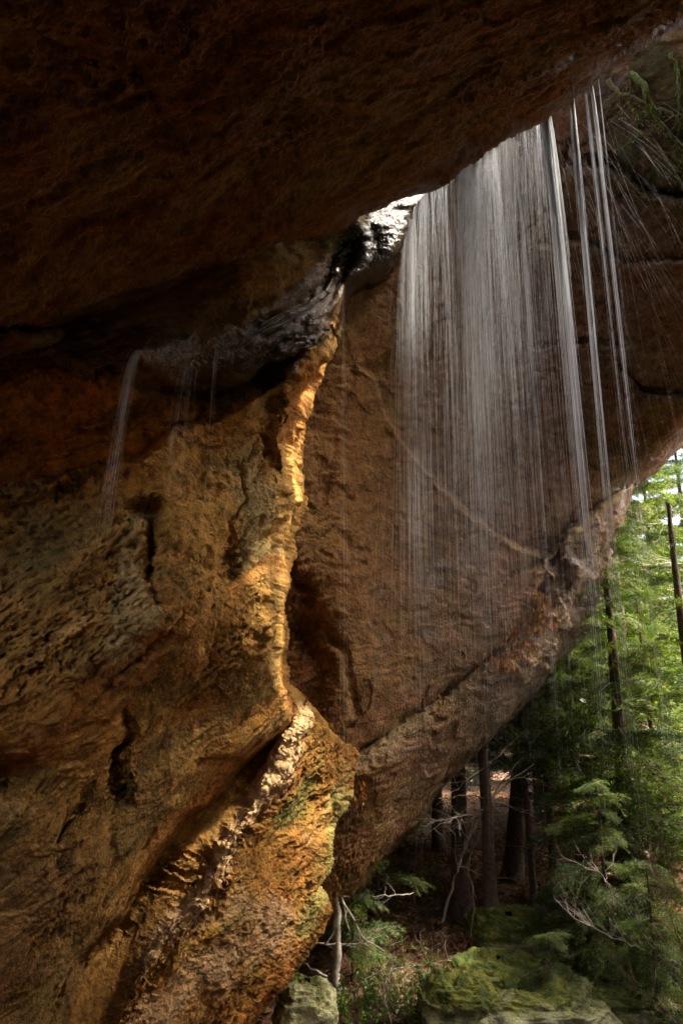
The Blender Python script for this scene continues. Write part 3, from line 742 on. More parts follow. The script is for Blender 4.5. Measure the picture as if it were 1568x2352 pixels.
boulder('boulder', at(1075, 1965, 18.0), (1.3, 1.0, 1.2), 'sunlit mossy boulder between the dark trunks', seed=15, moss=.65, tone=C(.26, .27, .16))
boulder('boulder', at(960, 1950, 19.5), (3.0, 2.0, 1.9), 'large dark mossy boulder far back behind the trunks', seed=16, moss=.6, tone=C(.14, .14, .09))
boulder('boulder', at(1480, 2330, 10.5), (1.6, 1.3, .9), 'dark rock under the hemlock sprays at the lower right corner', 'boulder', seed=18, moss=.5, layers=.1, tone=C(.15, .14, .09))

# ------------------------------------------------------------------ hemlock trees
def make_bough(seed):
    r = np.random.default_rng(seed); mb = MB()
    t = np.linspace(0, 1, 12)
    yw = r.normal(0, .04); axis = np.stack([t, yw * np.sin(t * 4), .10 * t - .30 * t ** 2], -1)
    mb.tube(axis, .012 * (1 - t * .85), 4, 1, shade=.5)
    def ax(q): return np.array([np.interp(q, t, axis[:, k]) for k in range(3)])
    bs, ds, ls, sh = [], [], [], []
    q = .06; side = 1
    while q < .99:
        p = ax(q); ang = math.radians(r.uniform(48, 66)) * side; ln = (.50 * (1 - q) ** .75 * (.35 + .65 * min(1, q / .3)) + .07) * r.uniform(.6, 1.15)
        if r.random() < .10 and q < .8: ln *= .3
        d = np.array([math.cos(ang), math.sin(ang), r.normal(-.02, .16)])
        m = max(3, int(ln / .018)); u = np.linspace(0, 1, m)
        dr = r.uniform(.2, .6)
        tw = p + d * (u * ln)[:, None] + np.stack([.10 * ln * u ** 2, 0 * u, -dr * ln * u ** 2], -1)
        if ln > .12: mb.tube(tw[::max(1, m // 5)], .004, 3, 1, shade=.5)
        perp = np.array([-d[1], d[0], 0]); perp /= np.linalg.norm(perp)
        for k in range(1, m):
            tipn = (1 - q) * .3 + u[k] * .55
            for s_ in (-1, 1):
                # leafy sub twig
                l2 = ln * .38 * (1 - u[k]) ** .7 + .028
                dd = d * .75 + perp * s_ * .75 + np.array([0, 0, r.normal(-.08, .2)])
                nn = max(1, int(l2 / .026))
                for w in range(nn):
                    if r.random() < .36: continue
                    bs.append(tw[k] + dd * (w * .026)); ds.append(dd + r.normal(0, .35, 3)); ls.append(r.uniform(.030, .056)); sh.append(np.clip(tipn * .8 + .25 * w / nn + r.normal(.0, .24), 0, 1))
        q += r.uniform(.022, .040); side = -side
    bs = np.array(bs); ds = np.array(ds); n = len(bs)
    nr = np.tile([0, 0, 1.], (n, 1)) + r.normal(0, .45, (n, 3))
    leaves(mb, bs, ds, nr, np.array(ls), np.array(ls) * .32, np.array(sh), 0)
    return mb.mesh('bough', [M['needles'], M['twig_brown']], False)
BOUGHS = [make_bough(100 + k) for k in range(5)]
def bough_obj(parent, loc, az, pitch, roll, size, k):
    o = link('bough', BOUGHS[k % len(BOUGHS)], None, parent)
    o.rotation_mode = 'XYZ'
    o.matrix_basis = Matrix.Translation(loc) @ Matrix.Rotation(az, 4, 'Z') @ Matrix.Rotation(-pitch, 4, 'Y') @ Matrix.Rotation(roll, 4, 'X') @ Matrix.Diagonal((size, size * random.uniform(.8, 1.1), size, 1))
    return o
def trunk_mesh(h, r, lean, seed, mat, sides=14, seg=26):
    rr = np.random.default_rng(seed); t = np.linspace(0, 1, seg)
    P = np.stack([lean[0] * h * t + .06 * np.sin(t * 7 + seed) * h * .06, lean[1] * h * t + .05 * np.cos(t * 6 + seed) * h * .06, h * t - .25], -1)
    rad = r * (1 - .8 * t) + r * .7 * np.exp(-t * h / .35)
    mb = MB(); mb.tube(P, rad, sides, 0)
    V = mb.V[0]; ctr = np.repeat(P, sides, 0); dv = V - ctr
    f = 1 + .14 * fbm(V * np.array([9, 9, 2.]) + seed, 3, seed)
    mb.V[0] = ctr + dv * f[:, None]
    return mb.mesh('trunk', [mat]), P
def limb_pts(p, d, ln, n=7, sag=.1, wig=.06, r=rng):
    t = np.linspace(0, 1, n); q = np.asarray(p) + np.outer(t * ln, d) + np.outer(t ** 2 * ln, [0, 0, -sag])
    q[1:] += r.normal(0, wig * ln / n, (n - 1, 3)).cumsum(0); return q
def hemlock(px, y, h, r, label, h0=1.5, n=40, blen=1.6, lean=(0, 0), mat='bark', seed=0, group='hemlock trees', name='hemlock_tree', dead=8, hmax=None, azc=None, azw=math.pi, wx=None, taper=.55):
    b = place(px, y) if wx is None else np.array([wx, y, gz(wx, y)]); root = empty(name, tuple(b))
    me, P = trunk_mesh(h, r, lean, seed + 300, M[mat]); link('trunk', me, None, root)
    R = random.Random(seed); hm = hmax or h
    for k in range(n):
        q = (k + R.random()) / n; z = h0 + (hm - h0) * q
        tt = (z + .25) / h; p = [np.interp(tt, np.linspace(0, 1, len(P)), P[:, c]) for c in range(3)]
        az = (k * 2.39996 + R.uniform(-.5, .5)) if azc is None else azc + R.uniform(-azw, azw)
        size = blen * (1 - taper * z / h) * R.uniform(.7, 1.2)
        bough_obj(root, p, az, R.uniform(-.25, .28), R.uniform(-.35, .35), max(.35, size), k + seed)
    if dead:
        rd = np.random.default_rng(seed + 9)
        for k in range(dead):
            mb = MB()
            z = rd.uniform(.6, max(1.2, min(h0 + 2, h))); tt = (z + .25) / h; p = [np.interp(tt, np.linspace(0, 1, len(P)), P[:, c]) for c in range(3)]
            a = rd.uniform(0, 6.28); pts = limb_pts(p, np.array([math.cos(a), math.sin(a), rd.uniform(-.1, .35)]), rd.uniform(.5, 1.6), 8, rd.uniform(0, .3), .12, rd)
            mb.tube(pts, np.linspace(.014, .003, 8), 4)
            for j in (3, 4, 5, 6):
                a2 = a + rd.uniform(-1.2, 1.2); mb.tube(limb_pts(pts[j], np.array([math.cos(a2), math.sin(a2), rd.uniform(-.2, .4)]), rd.uniform(.2, .5), 5, .1, .15, rd), np.linspace(.006, .002, 5), 3)
            link('dead_branch', mb.mesh('dead_branch', [M['twig_brown']]), None, root)
    tag(root, label, 'tree', group); return root
TREES = [
    (1060, 13.6, 11, .17, 'straight dark hemlock trunk nearest to the cliff edge with bare lower stem', dict(h0=3.2, n=26, seed=1, blen=1.8)),
    (1125, 12.9, 10, .12, 'slimmer dark hemlock trunk just right of the straight one by the cliff', dict(h0=3.2, n=26, seed=2, blen=1.6)),
    (1168, 15.0, 10, .19, 'leaning dark trunk tilting right behind the mossy boulder', dict(h0=3.0, n=26, seed=3, lean=(.14, .02), blen=1.9)),
    (1270, 15.6, 9, .09, 'thin dark hemlock pole behind the small mossy boulder', dict(h0=2.2, n=40, seed=4, blen=1.8)),
    (1462, 12.8, 8, .15, 'dark reddish hemlock trunk among dense sprays near the right edge', dict(h0=1.2, n=50, seed=5, blen=2.0, taper=.7)),
    (1476, 16.5, 11, .12, 'tall pale stemmed hemlock in the middle of the right hand foliage', dict(h0=1.2, n=100, seed=6, mat='bark_pale', blen=2.3)),
    (1660, 12.2, 8, .17, 'hemlock at the right edge whose sprays reach in from outside', dict(h0=1.4, n=30, seed=7, blen=2.2, taper=.7)),
    (1345, 14.2, 7, .09, 'bright green young hemlock beside the drop edge of the alcove', dict(h0=1.6, n=54, seed=8, blen=2.0, taper=.7)),
    (1560, 19.5, 10, .18, 'tall hemlock behind the pale stemmed one towards the right edge', dict(h0=1.5, n=90, seed=9, blen=2.7)),
    (1385, 21.5, 11, .16, 'hemlock in the second rank between the young one and the pale stem', dict(h0=1.5, n=70, seed=10, blen=2.7)),
    (1240, 20.0, 10, .15, 'shaded hemlock seen behind the leaning trunk', dict(h0=1.0, n=56, seed=11, blen=2.4)),
    (1010, 17.5, 10, .14, 'dark trunk standing back left of the straight hemlock', dict(h0=2.4, n=30, seed=12, blen=2.0)),
    (925, 21.0, 10, .15, 'far dark hemlock almost hidden behind the cliff edge', dict(h0=.8, n=46, seed=13, blen=2.4)),
    (1100, 26.0, 11, .16, 'distant hemlock in the gap between the two straight trunks', dict(h0=2.0, n=40, seed=14, blen=2.6)),
    (1470, 26.0, 16, .2, 'distant tall hemlock filling the background above the pale stem', dict(h0=1.5, n=90, seed=15, blen=3.2)),
    (1640, 25.0, 13, .2, 'distant hemlock at the far right of the background', dict(h0=1.5, n=90, seed=16, blen=3.2)),
    (1310, 27.0, 12, .18, 'distant hemlock behind the bright young one', dict(h0=1.0, n=90, seed=17, blen=3.0)),
    (1530, 14.4, 6, .08, 'young hemlock filling the right side between the dark and pale trunks', dict(h0=1.0, n=40, seed=18, blen=1.9, taper=.7)),
    (1395, 18.0, 8, .10, 'slender hemlock behind the bright young one', dict(h0=1.5, n=56, seed=19, blen=2.2, taper=.7)),
    (1225, 13.9, 6, .07, 'slim hemlock with drooping sprays between the leaning trunk and the young tree', dict(h0=2.4, n=34, seed=22, blen=1.6)),
    (1200, 29.0, 11, .16, 'hazy distant hemlock low in the gap right of the leaning trunk', dict(h0=.6, n=50, seed=20, blen=3.0)),
    (1000, 29.0, 11, .16, 'most distant hemlock left of the straight trunks', dict(h0=.6, n=50, seed=21, blen=3.0)),
]
for a in TREES:
    hemlock(*a[:5], **a[5])
for k, (x, y, h, lab) in enumerate(((7.6, 6.6, 14.0, 'tall hemlock added outside the right edge for shade, nearest to the falling water'), (8.4, 8.9, 13.2, 'tall hemlock added outside the right edge for shade, level with the alcove'),
        (8.0, 4.8, 15.5, 'tall hemlock added outside the right edge for shade, nearest to the viewer'), (10.5, 7.4, 14, 'tall hemlock added outside the right edge for shade, farthest to the right'))):
    hemlock(0, y, h, .2, lab, wx=x, h0=2, n=150, blen=2.2, taper=.35, seed=50 + k, dead=0)  # out-of-view trees added to keep the sun off the lower cliff
# young hemlocks
hemlock(868, 12.6, 3.4, .035, 'hemlock sapling reaching out from behind the cliff edge with bright tips', h0=1.0, n=16, blen=1.25, seed=31, name='hemlock_sapling', group='hemlock saplings', dead=0)
hemlock(810, 11.8, 1.9, .03, 'low bushy hemlock sapling at the foot of the cliff', h0=.3, n=16, blen=1.0, seed=32, name='hemlock_sapling', group='hemlock saplings', dead=0)
hemlock(1410, 11.4, 3.2, .04, 'hemlock sapling hanging over the rocks right of the mossy boulder', h0=.2, n=34, blen=1.2, seed=33, taper=.72, name='hemlock_sapling', group='hemlock saplings', dead=0)
hemlock(1270, 10.9, 1.3, .03, 'small hemlock sapling drooping over the pale rock ledge', h0=.3, n=14, blen=.8, seed=34, taper=.72, name='hemlock_sapling', group='hemlock saplings', dead=0)
hemlock(1340, 12.0, 2.3, .03, 'bushy hemlock sapling behind the rocks right of the small mossy boulder', h0=.25, n=26, blen=1.1, seed=36, name='hemlock_sapling', group='hemlock saplings', dead=0)
hemlock(1500, 12.0, 2.8, .035, 'bushy hemlock sapling below the dark reddish trunk at the right', h0=.25, n=30, blen=1.3, seed=37, name='hemlock_sapling', group='hemlock saplings', dead=0)
hemlock(1195, 10.7, .9, .02, 'tiny hemlock sapling sprawling on the mossy rock step', h0=.2, n=10, blen=.6, seed=38, name='hemlock_sapling', group='hemlock saplings', dead=0)
hemlock(1520, 10.6, 2.4, .04, 'hemlock sapling in the lower right corner', h0=.2, n=28, blen=1.15, seed=35, taper=.72, name='hemlock_sapling', group='hemlock saplings', dead=0)

# ------------------------------------------------------------------ leaf litter
def litter(n=14000):
    mb = MB()
    x = rng.uniform(-1.5, 9, n); y = rng.uniform(8.5, 24, n) ; z = gz_arr(x, y) + rng.uniform(.01, .06, n)
    a = rng.uniform(0, 6.28, n); d = np.stack([np.cos(a), np.sin(a), rng.normal(0, .35, n)], -1)
    nr = np.tile([0, 0, 1.], (n, 1)) + rng.normal(0, .4, (n, 3))
    L_ = rng.uniform(.07, .15, n)
    leaves(mb, np.stack([x, y, z], -1), d, nr, L_, L_ * rng.uniform(.4, .65, n), np.clip(rng.beta(1.6, 2.6, n), 0, 1), 0, .22, True)
    return mb.mesh('leaf_litter', [M['dry']], False)
tag(link('leaf_litter', litter()), 'carpet of fallen brown oak leaves on the forest floor', 'leaf litter', kind='stuff')

# ------------------------------------------------------------------ bare stems and twigs
def twig_tree(name, pts, r0, label, cat, mat='twig', seed=1, group=None, nb=14, bl=.6, sub=True, spread=1.0, up=.25):
    """a bare stem along world points with side twigs (each side branch its own part)"""
    rd = np.random.default_rng(seed); P = np.asarray(pts, float)
    t = np.linspace(0, len(P) - 1, 6 * (len(P) - 1) + 1); Q = np.stack([np.interp(t, np.arange(len(P)), P[:, k]) for k in range(3)], -1)
    for _ in range(2): Q[1:-1] = (Q[:-2] + 2 * Q[1:-1] + Q[2:]) / 4
    Q[1:-1] += rd.normal(0, .012, Q[1:-1].shape)
    root = empty(name, tuple(Q[0])); O = Q[0]
    m = MB(); m.tube(Q - O, np.linspace(r0, r0 * .3, len(Q)), 6); link('stem', m.mesh('stem', [M[mat]]), None, root)
    for k in range(nb):
        i = int(len(Q) * rd.uniform(.2, .98)); i = min(i, len(Q) - 2); T = Q[i + 1] - Q[i]; T /= np.linalg.norm(T)
        d = T * .8 + rd.normal(0, .55 * spread, 3) + np.array([0, 0, up]); d /= np.linalg.norm(d)
        ln = bl * rd.uniform(.4, 1.2); p = limb_pts(Q[i] - O, d, ln, 8, rd.uniform(-.1, .15), .22, rd)
        m = MB(); m.tube(p, np.linspace(r0 * .38, r0 * .12, 8), 4)
        if sub:
            for j in range(2, 8):
                d2 = d + rd.normal(0, .65, 3); d2 /= np.linalg.norm(d2)
                m.tube(limb_pts(p[j], d2, ln * rd.uniform(.2, .5), 5, 0, .2, rd), np.linspace(r0 * .18, r0 * .07, 5), 3)
        link('twig', m.mesh('twig', [M[mat]]), None, root)
    tag(root, label, cat, group); return root
def PX(*l): return [at(*q) for q in l]
b = place(768, 11.2)
twig_tree('tree_trunk', [b - [0, 0, .2], b + [.02, 0, .5], b + [.05, 0, 1.2], b + [.04, 0, 2.4], b + [.1, 0, 4]], .085, 'pale bare trunk standing close behind the foot of the cliff', 'tree', 'bark_pale', 3, nb=6, bl=.7)
twig_tree('bare_sapling', PX((1010, 2140, 11.8), (1035, 2040, 11.9), (1062, 1960, 12), (1090, 1890, 12.1), (1150, 1800, 12.2), (1200, 1740, 12.3)), .028, 'bare pale sapling leaning right across the dark trunks', 'sapling', 'twig', 4, 'bare saplings', 10, .7)
twig_tree('bare_sapling', PX((1080, 2150, 11.2), (1090, 2060, 11.3), (1072, 1985, 11.4), (1110, 1900, 11.5), (1085, 1830, 11.6)), .018, 'thin crooked bare sapling beside the moss capped boulder', 'sapling', 'twig_brown', 5, 'bare saplings', 8, .5)
twig_tree('bare_sapling', PX((950, 2140, 12.2), (952, 2040, 12.3), (955, 1950, 12.4), (950, 1860, 12.5)), .022, 'straight brown sapling left of the leaning pale one', 'sapling', 'twig_brown', 6, 'bare saplings', 6, .5)
twig_tree('bare_branch', PX((1225, 1755, 12.8), (1160, 1800, 12.3), (1100, 1868, 11.9), (1040, 1880, 11.5), (985, 1885, 11.3)), .013, 'pale bare branch reaching left to the cliff edge under the alcove', 'branch', 'twig', 7, 'bare branches', 16, .5, spread=.8)
twig_tree('bare_branch', PX((1190, 1690, 12.8), (1130, 1750, 12.2), (1060, 1800, 11.8), (1000, 1850, 11.5)), .011, 'thin bare branch crossing the trunks below the alcove edge', 'branch', 'twig', 8, 'bare branches', 14, .45)
twig_tree('bare_branch', PX((950, 2050, 10.8), (900, 2060, 10.8), (850, 2055, 10.8), (800, 2075, 10.8)), .009, 'low bare twig sticking out along the foot of the cliff', 'branch', 'twig', 9, 'bare branches', 10, .35)
twig_tree('bare_branch', PX((1640, 1310, 13.5), (1560, 1290, 13.2), (1480, 1300, 13), (1420, 1310, 12.9), (1385, 1330, 12.8)), .014, 'bare silvery branch pointing left at the alcove edge', 'branch', 'twig', 10, 'bare branches', 16, .6, spread=.7)
twig_tree('bare_branch', PX((1650, 1460, 13), (1560, 1400, 12.8), (1500, 1375, 12.7), (1420, 1372, 12.6), (1370, 1395, 12.5)), .016, 'long bare branch arching left above the bright foliage', 'branch', 'twig', 11, 'bare branches', 16, .6, spread=.7)
twig_tree('bare_branch', PX((1640, 1210, 13.8), (1560, 1190, 13.6), (1490, 1205, 13.4), (1440, 1190, 13.3)), .013, 'uppermost bare branch among the bright leaves at the right edge', 'branch', 'twig', 12, 'bare branches', 14, .6, spread=.8)
for k, (l, lab) in enumerate((
    ([(1600, 2330, 9.2), (1530, 2230, 9.3), (1470, 2130, 9.4), (1400, 2040, 9.6), (1365, 1990, 9.7)], 'longest bare shrub stem rising left from the lower right corner'),
    ([(1620, 2280, 9.0), (1560, 2160, 9.1), (1520, 2060, 9.2), (1490, 1960, 9.3)], 'upright bare shrub stem close to the right edge'),
    ([(1600, 2230, 9.4), (1500, 2190, 9.5), (1420, 2160, 9.6), (1330, 2120, 9.8), (1270, 2060, 10)], 'low bare shrub stem sweeping left over the hemlock saplings'),
    ([(1610, 2380, 8.8), (1540, 2330, 8.9), (1450, 2260, 9.1), (1380, 2170, 9.3)], 'lowest bare shrub stem in the lower right corner'))):
    twig_tree('bare_shrub_stem', PX(*l), .012, lab, 'shrub', 'twig_brown' if k % 2 else 'twig', 20 + k, 'bare shrub stems in the lower right', 14, .55, spread=.6)
for k, (l, lab) in enumerate((
    ([(700, 2160, 9.6), (760, 2170, 9.6), (830, 2165, 9.7), (880, 2190, 9.7)], 'bare twig reaching right over the fallen leaves by the pale trunk'),
    ([(780, 2300, 9.3), (860, 2230, 9.4), (960, 2220, 9.5), (1040, 2200, 9.6)], 'bare twig lying across the laurel bush'),
    ([(900, 2360, 9.0), (880, 2280, 9.1), (900, 2200, 9.2)], 'upright brown twig inside the laurel bush'))):
    twig_tree('fallen_twig', PX(*l), .009, lab, 'twig', 'twig', 40 + k, 'loose twigs near the laurel', 12, .4, spread=.9)

# ------------------------------------------------------------------ laurel bush
def laurel(name, c, size, n, label, seed):
    rd = np.random.default_rng(seed); root = empty(name, tuple(c)); 
    tips = []
    for k in range(n):
        a = rd.uniform(0, 6.28); rr = rd.uniform(.1, 1) ** .6
        tip = np.array([math.cos(a) * size[0] * rr, math.sin(a) * size[1] * rr, size[2] * rd.uniform(.35, 1) * (1.1 - .45 * rr)])
        t = np.linspace(0, 1, 7)[:, None]; p = tip * t * np.array([1, 1, .6]) + np.array([0, 0, tip[2] * .4]) * t ** 2 + np.vstack([[0, 0, 0], rd.normal(0, .012, (6, 3))])
        m = MB(); m.tube(p, np.linspace(.008, .003, 7), 4, 1, shade=.5)
        nl = int(rd.integers(14, 24)); q = rd.uniform(.45, 1, nl) ** .7
        base = np.stack([np.interp(q, np.linspace(0, 1, 7), p[:, j]) for j in range(3)], -1)
        d = rd.normal(0, .8, (nl, 3)) + np.array([math.cos(a) * .4, math.sin(a) * .4, .25])
        nr = np.tile([0, 0, 1.], (nl, 1)) + rd.normal(0, .35, (nl, 3)); ln = rd.uniform(.045, .095, nl)
        leaves(m, base, d, nr, ln, ln * .42, np.clip(rd.normal(.5, .25, nl), 0, 1), 0, .12, True)
        link('leafy_stem', m.mesh('leafy_stem', [M['laurel'], M['twig_brown']], False), None, root)
    tag(root, label, 'shrub', 'laurel bushes')
laurel('laurel_bush', at(945, 2370, 9.4), (.85, .6, 1.25), 80, 'glossy green laurel bush left of the pale rock ledge', 61)
laurel('laurel_bush', at(815, 2360, 9.1), (.55, .5, .75), 40, 'low laurel bush in the shade right of the pale boulder', 62)
laurel('laurel_bush', at(1040, 2300, 10.0), (.4, .4, .55), 26, 'small laurel bush creeping onto the left end of the ledge', 63)

# ------------------------------------------------------------------ dry leaves caught on the rock
def leaf_cluster(c, w, h, n, label, seed, pale=.5):
    rd = np.random.default_rng(seed); root = empty('dry_leaf_cluster', tuple(c))
    for k in range(max(3, n // 8)):
        m = MB(); p0 = np.array([rd.uniform(-w, w) * .4, -.02, h * .5 * rd.uniform(-.4, 1)]); m.tube(limb_pts(p0, np.array([rd.normal(0, .35), -.2, -1]), h * rd.uniform(.3, .8), 6, 0, .2, rd), np.linspace(.005, .002, 6), 3)
        link('stem', m.mesh('stem', [M['twig_brown']]), None, root)
    for k in range(n):
        m = MB(); p = np.array([[rd.normal(0, w * .3), -.03 - rd.uniform(0, .08), rd.uniform(-.5, .5) * h]])
        d = np.array([[rd.normal(0, .45), rd.normal(-.2, .3), -1]]); ln = rd.uniform(.05, .10)
        leaves(m, p, d, np.array([[rd.normal(0, .6), -1., .3]]), ln, ln * .5, np.clip(rd.normal(pale, .25), 0, 1), 0, .25, True)
        link('leaf', m.mesh('leaf', [M['amber']], False), None, root)
    tag(root, label, 'dead leaves', 'dry leaves caught on the rock')
leaf_cluster(surf('alcove_wall', 1238, 1400, .12), .42, .65, 119, 'orange dry leaves hanging from the ledge nose of the alcove', 71)
leaf_cluster(surf('alcove_wall', 1195, 1475, .15), .55, .55, 85, 'brown dry leaves caught below the ledge nose', 72, .35)
leaf_cluster(surf('alcove_wall', 1130, 1520, .15), .6, .3, 51, 'row of small hanging leaves along the alcove ledge', 73, .35)
leaf_cluster(surf('alcove_wall', 1010, 1615, .15), .16, .3, 12, 'small sprig of rusty leaves hanging alone on the brown wall', 74, .5)
leaf_cluster(surf('cliff_foot', 822, 1775, .10), .22, .75, 102, 'rusty leaf bundle hanging on the edge of the lower cliff', 75, .4)
leaf_cluster(surf('alcove_wall', 1150, 1510, .12), .25, .2, 14, 'few tan leaves in the middle of the alcove ledge', 76, .6)
m = MB(); leaves(m, np.zeros((1, 3)), np.array([[1., 0, -.4]]), np.array([[0., -1, .4]]), .13, .07, .9, 0, .15, True)
pl = link('pale_leaf', m.mesh('pale_leaf', [simple('pale_beech_leaf', (.82, .76, .68), .6, .1)], False), None, None, tuple(at(1330, 1606, 11.8)))
tag(pl, 'single whitish leaf held up in the green sprays', 'leaf')

# ------------------------------------------------------------------ mossy roots on the open upper right of the alcove
M['moss'] = simple('moss', (.10, .13, .025), .95, .6, 25, 1.0)
M['root'] = simple('mossy_root', (.13, .115, .05), .95, .6, 12, 1.0)
ROOTS = [([(1450, 170), (1480, 200), (1500, 260), (1530, 300), (1568, 330), (1620, 380)], .05, 'thick mossy root curving down under the roof corner'),
         ([(1400, 180), (1420, 210), (1480, 230), (1540, 260), (1600, 270)], .035, 'mossy root lying highest below the roof corner'),
         ([(1440, 220), (1470, 270), (1465, 310), (1445, 345)], .025, 'short hanging root left of the thick mossy root'),
         ([(1470, 300), (1510, 330), (1550, 380), (1568, 420), (1590, 480)], .04, 'root running down to the right edge at the alcove top'),
         ([(1540, 120), (1560, 180), (1555, 240), (1600, 300)], .03, 'thin root in the upper right corner'),
         ([(1440, 150), (1452, 200), (1440, 250)], .018, 'wispy root hanging from the roof edge')]
for k, (l, r_, lab) in enumerate(ROOTS):
    P = [surf('alcove_wall', x, y, .08 + .05 * math.sin(k + i)) for i, (x, y) in enumerate(l)]
    twig_tree('mossy_root', P, r_, lab, 'root', 'root' if k % 2 else 'moss', 80 + k, 'mossy roots at the top of the alcove', 8, .3, spread=1.2, up=-.4)
def tuft(c, w, h, n, label, seed, group='hanging moss tufts'):
    rd = np.random.default_rng(seed); mb = MB()
    b = rd.normal(0, 1, (n, 3)) * np.array([w, .04, h]) * .4
    leaves(mb, b, np.stack([rd.normal(0, .5, n), rd.normal(-.5, .3, n), rd.normal(-.6, .4, n)], -1), np.tile([0, -1., .5], (n, 1)) + rd.normal(0, .4, (n, 3)), rd.uniform(.03, .07, n), .02, np.clip(rd.normal(.6, .25, n), 0, 1), 0)
    o = link('moss_tuft', mb.mesh('moss_tuft', [M['needles']], False), None, None, tuple(c)); tag(o, label, 'moss', group, 'stuff')
tuft(surf('cliff_wall', 775, 535, .08), .22, .45, 140, 'green moss tuft in the bright notch under the roof edge', 91)
tuft(surf('alcove_wall', 1500, 250, .12), .5, .35, 160, 'green moss tuft on the roots below the roof corner', 92)
tuft(surf('alcove_wall', 1560, 350, .12), .3, .5, 160, 'green moss tuft at the right edge of the alcove top', 93)
tuft(surf('alcove_wall', 1255, 320, .1), .3, .3, 90, 'small green moss tuft behind the brightest water stream', 94)

# ------------------------------------------------------------------ falling water
def lip_point(px):
    py = float(lip_y(px)); D = float(ceil_depth(np.array([px]), np.array([py]))[0]) + .75
    return at(px, py, D)
G9 = 9.81
def strand(mb, p0, v, ta, tb, r, a0, n=9, fade=True):
    t = np.linspace(ta, tb, n)
    P = p0 + np.outer(t, v) + np.outer(.5 * t * t, [0, 0, -G9])
    e = np.sin(np.linspace(.12, math.pi - .12, n)) ** .6 if fade else np.linspace(1, .35, n)
    mb.tube(P, r * np.maximum(.04, a0 * e), 3, 0)
def tfall(z0, z1): return math.sqrt(max(0.0001, 2 * (z0 - z1) / G9))
def curtain():
    mb = MB(); rd = np.random.default_rng(5)
    cl = [(945, .9, 16), (1000, .6, 20), (1030, .8, 14), (1062, 1.2, 16), (1090, 1.6, 14), (1112, 1.5, 12), (1140, 1.4, 14), (1160, 1.5, 12), (1185, .9, 16), (1215, .9, 14), (1238, .5, 8)]
    w = np.array([c[1] for c in cl]); w /= w.sum()
    subs = []
    for k in range(110):
        c = cl[rd.choice(len(cl), p=w)]
        subs.append((float(np.clip(rd.normal(c[0], c[2] * .9), 922, 1250)), math.exp(rd.normal(0, .9)), rd.normal(0, .05), rd.uniform(.04, .26), abs(rd.normal(0, 2.5)) + .6))
    sw = np.array([q[1] for q in subs]); sw /= sw.sum()
    for k in range(5600):
        q = subs[rd.choice(len(subs), p=sw)] if rd.random() < .72 else (rd.uniform(925, 1245), 1, rd.normal(0, .12), rd.uniform(.04, .3), 4)
        px = float(np.clip(rd.normal(q[0], q[4]), 922, 1250))
        p = lip_point(px) + np.array([0, .02 + q[3], .12])
        if px < 1010: p = at(px, np.interp(px, [925, 940, 1015], [575, 500, 412]), 8.9) + np.array([0, -.05, .05])
        tot = tfall(p[2], -2.0); u = rd.random()
        if u < .26: ta = 0; tb = tot * rd.uniform(.15, .7)
        else: ta = tot * rd.uniform(.05, .72) ; tb = min(tot, ta + tot * rd.uniform(.05, .28))
        v = np.array([q[2] + rd.normal(-.04, .10) + (px - 1120) / 2600., rd.normal(.05, .14), 0])
        strand(mb, p, v, ta, tb, rd.uniform(.0012, .0026), rd.uniform(.12, .42) * (1 - .9 * (ta / tot) ** 1.1))
    for k in range(300):        # spray thrown outwards
        px = rd.uniform(1180, 1390); p = lip_point(px) + np.array([0, .15, .05]); tot = tfall(p[2], -3.5)
        v = np.array([rd.uniform(.4, 3.6), rd.uniform(-.3, 1.2), rd.uniform(-1, .3)]); ta = tot * rd.uniform(.1, .75); tb = ta + tot * rd.uniform(.05, .2)
        strand(mb, p, v, ta, tb, rd.uniform(.0025, .004), rd.uniform(.08, .22))
    return mb.mesh('water_curtain', [M['water']])
tag(link('water_curtain', curtain()), 'thin veil of falling water threads and spray in front of the alcove', 'waterfall', kind='stuff')
def stream(px, n, spread, r, a, label, seed, vx=.05, vy=.15, group='single water streams off the roof lip', p=None, end=-1.2, core=True):
    mb = MB(); rd = np.random.default_rng(seed); p0 = (lip_point(px) + np.array([0, .10, .12])) if p is None else p
    tot = tfall(p0[2], end)
    for k in range(n * 4):
        u = rd.normal(0, 1, 2); o = np.array([u[0], u[1] * .6, 0]) * spread * .55; v = np.array([vx + u[0] * spread * 1.1 + rd.normal(0, .012), vy + u[1] * spread, 0])
        tb = tot * rd.uniform(.3, 1.0); t = np.linspace(0, tb, 14); P = p0 + o + np.outer(t, v) + np.outer(.5 * t * t, [0, 0, -G9])
        q = t / tot
        mb.tube(P, np.maximum(.0003, r * a * rd.uniform(.25, .6) * np.clip(1.02 - q / .95, .05, 1) * np.sin(np.linspace(1.57, 2.9, 14)) ** .5), 4, 0)
    o = link('water_stream', mb.mesh('water_stream', [M['water']])); tag(o, label, 'water stream', group, 'stuff' if False else None)
stream(1256, 34, .034, .012, .95, 'thickest bright water stream falling from the roof lip', 1, .12)
stream(1320, 20, .016, .011, .9, 'bright water stream second right of the thickest one', 2, .03)
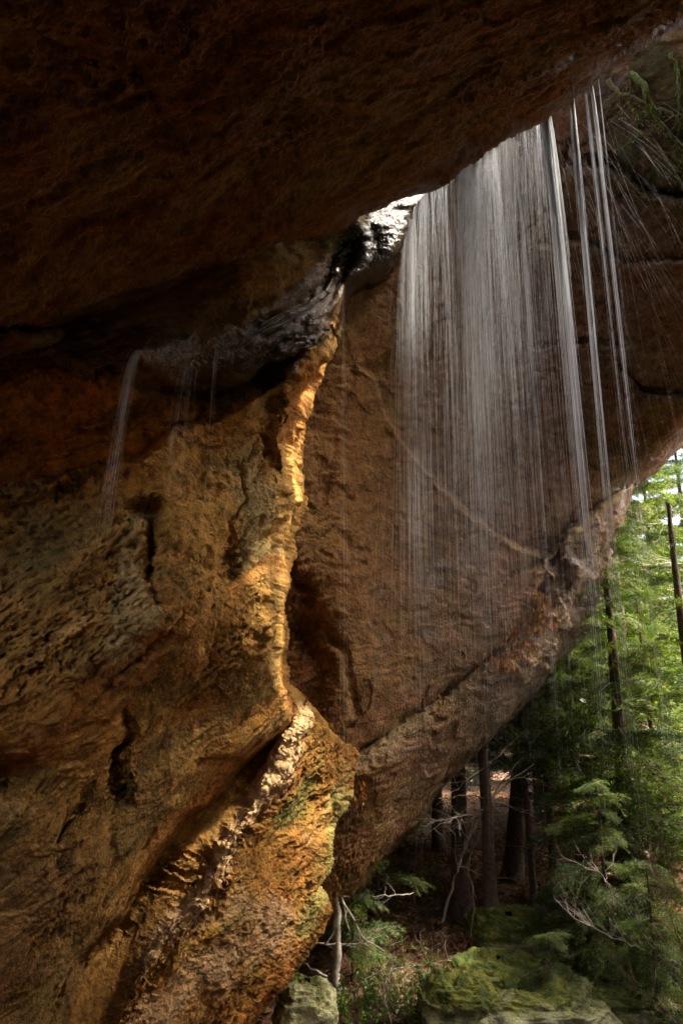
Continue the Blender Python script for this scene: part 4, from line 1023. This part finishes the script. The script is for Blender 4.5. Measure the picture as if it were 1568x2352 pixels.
stream(1349, 7, .008, .007, .7, 'fine water stream left of the close pair near the right', 3, .10)
stream(1363, 9, .009, .008, .8, 'fine bright water stream right of its close neighbour', 4, .12)
stream(1382, 2, .004, .005, .45, 'faintest water thread furthest right under the lip', 5, .08)
stream(1192, 3, .01, .006, .6, 'thin water stream in the middle of the veil', 6, .02)
stream(1026, 3, .008, .007, .6, 'short water stream dripping at the left of the veil', 7, 0)
stream(942, 9, .03, .008, .5, 'water stream sliding off the wet chute at the left edge of the veil', 8, -.05, 0, p=at(945, 505, 8.85))
stream(0, 26, .030, .0045, .38, 'small spout arching off the wet ledge on the left wall', 9, -.22, -.22, p=surf('cliff_wall', 322, 806, .10), end=float(surf('cliff_wall', 322, 806)[2]) - 2.0)
stream(0, 4, .012, .005, .35, 'thin drip falling from the wet ledge below the rill', 10, -.02, -.2, p=surf('cliff_wall', 497, 800, .08), end=.8)
stream(0, 12, .08, .003, .14, 'faint veil of drops between the spout and the drip', 11, -.1, -.3, p=surf('cliff_wall', 432, 835, .10), end=.9)
stream(0, 3, .01, .003, .3, 'faint thread of water falling from the notch', 12, 0, -.1, p=at(788, 655, 7.9), end=-2)
def rill():
    mb = MB(); rd = np.random.default_rng(3)
    path = [(800, 560), (785, 610), (768, 660), (740, 690), (690, 715), (640, 735), (590, 765), (560, 790), (540, 815)]
    for k in range(60):
        off = rd.normal(0, 6, 2); i0 = rd.uniform(0, 5); i1 = min(len(path) - 1, i0 + rd.uniform(1, 3.5)); q = np.linspace(i0, i1, 12)
        P = [surf('cliff_wall', np.interp(v, range(len(path)), [c[0] for c in path]) + off[0], np.interp(v, range(len(path)), [c[1] for c in path]) + off[1], .045) for v in q]
        P = np.array(P); 
        for _ in range(3): P[1:-1] = (P[:-2] + P[1:-1] + P[2:]) / 3
        mb.tube(P, .0013 * np.sin(np.linspace(.1, 3.04, 12)) * rd.uniform(.3, 1), 4, 0)
    return mb.mesh('rill', [M['water']])
tag(link('rill', rill()), 'small rill of water running down the wet black rock from the notch', 'water', kind='stuff')
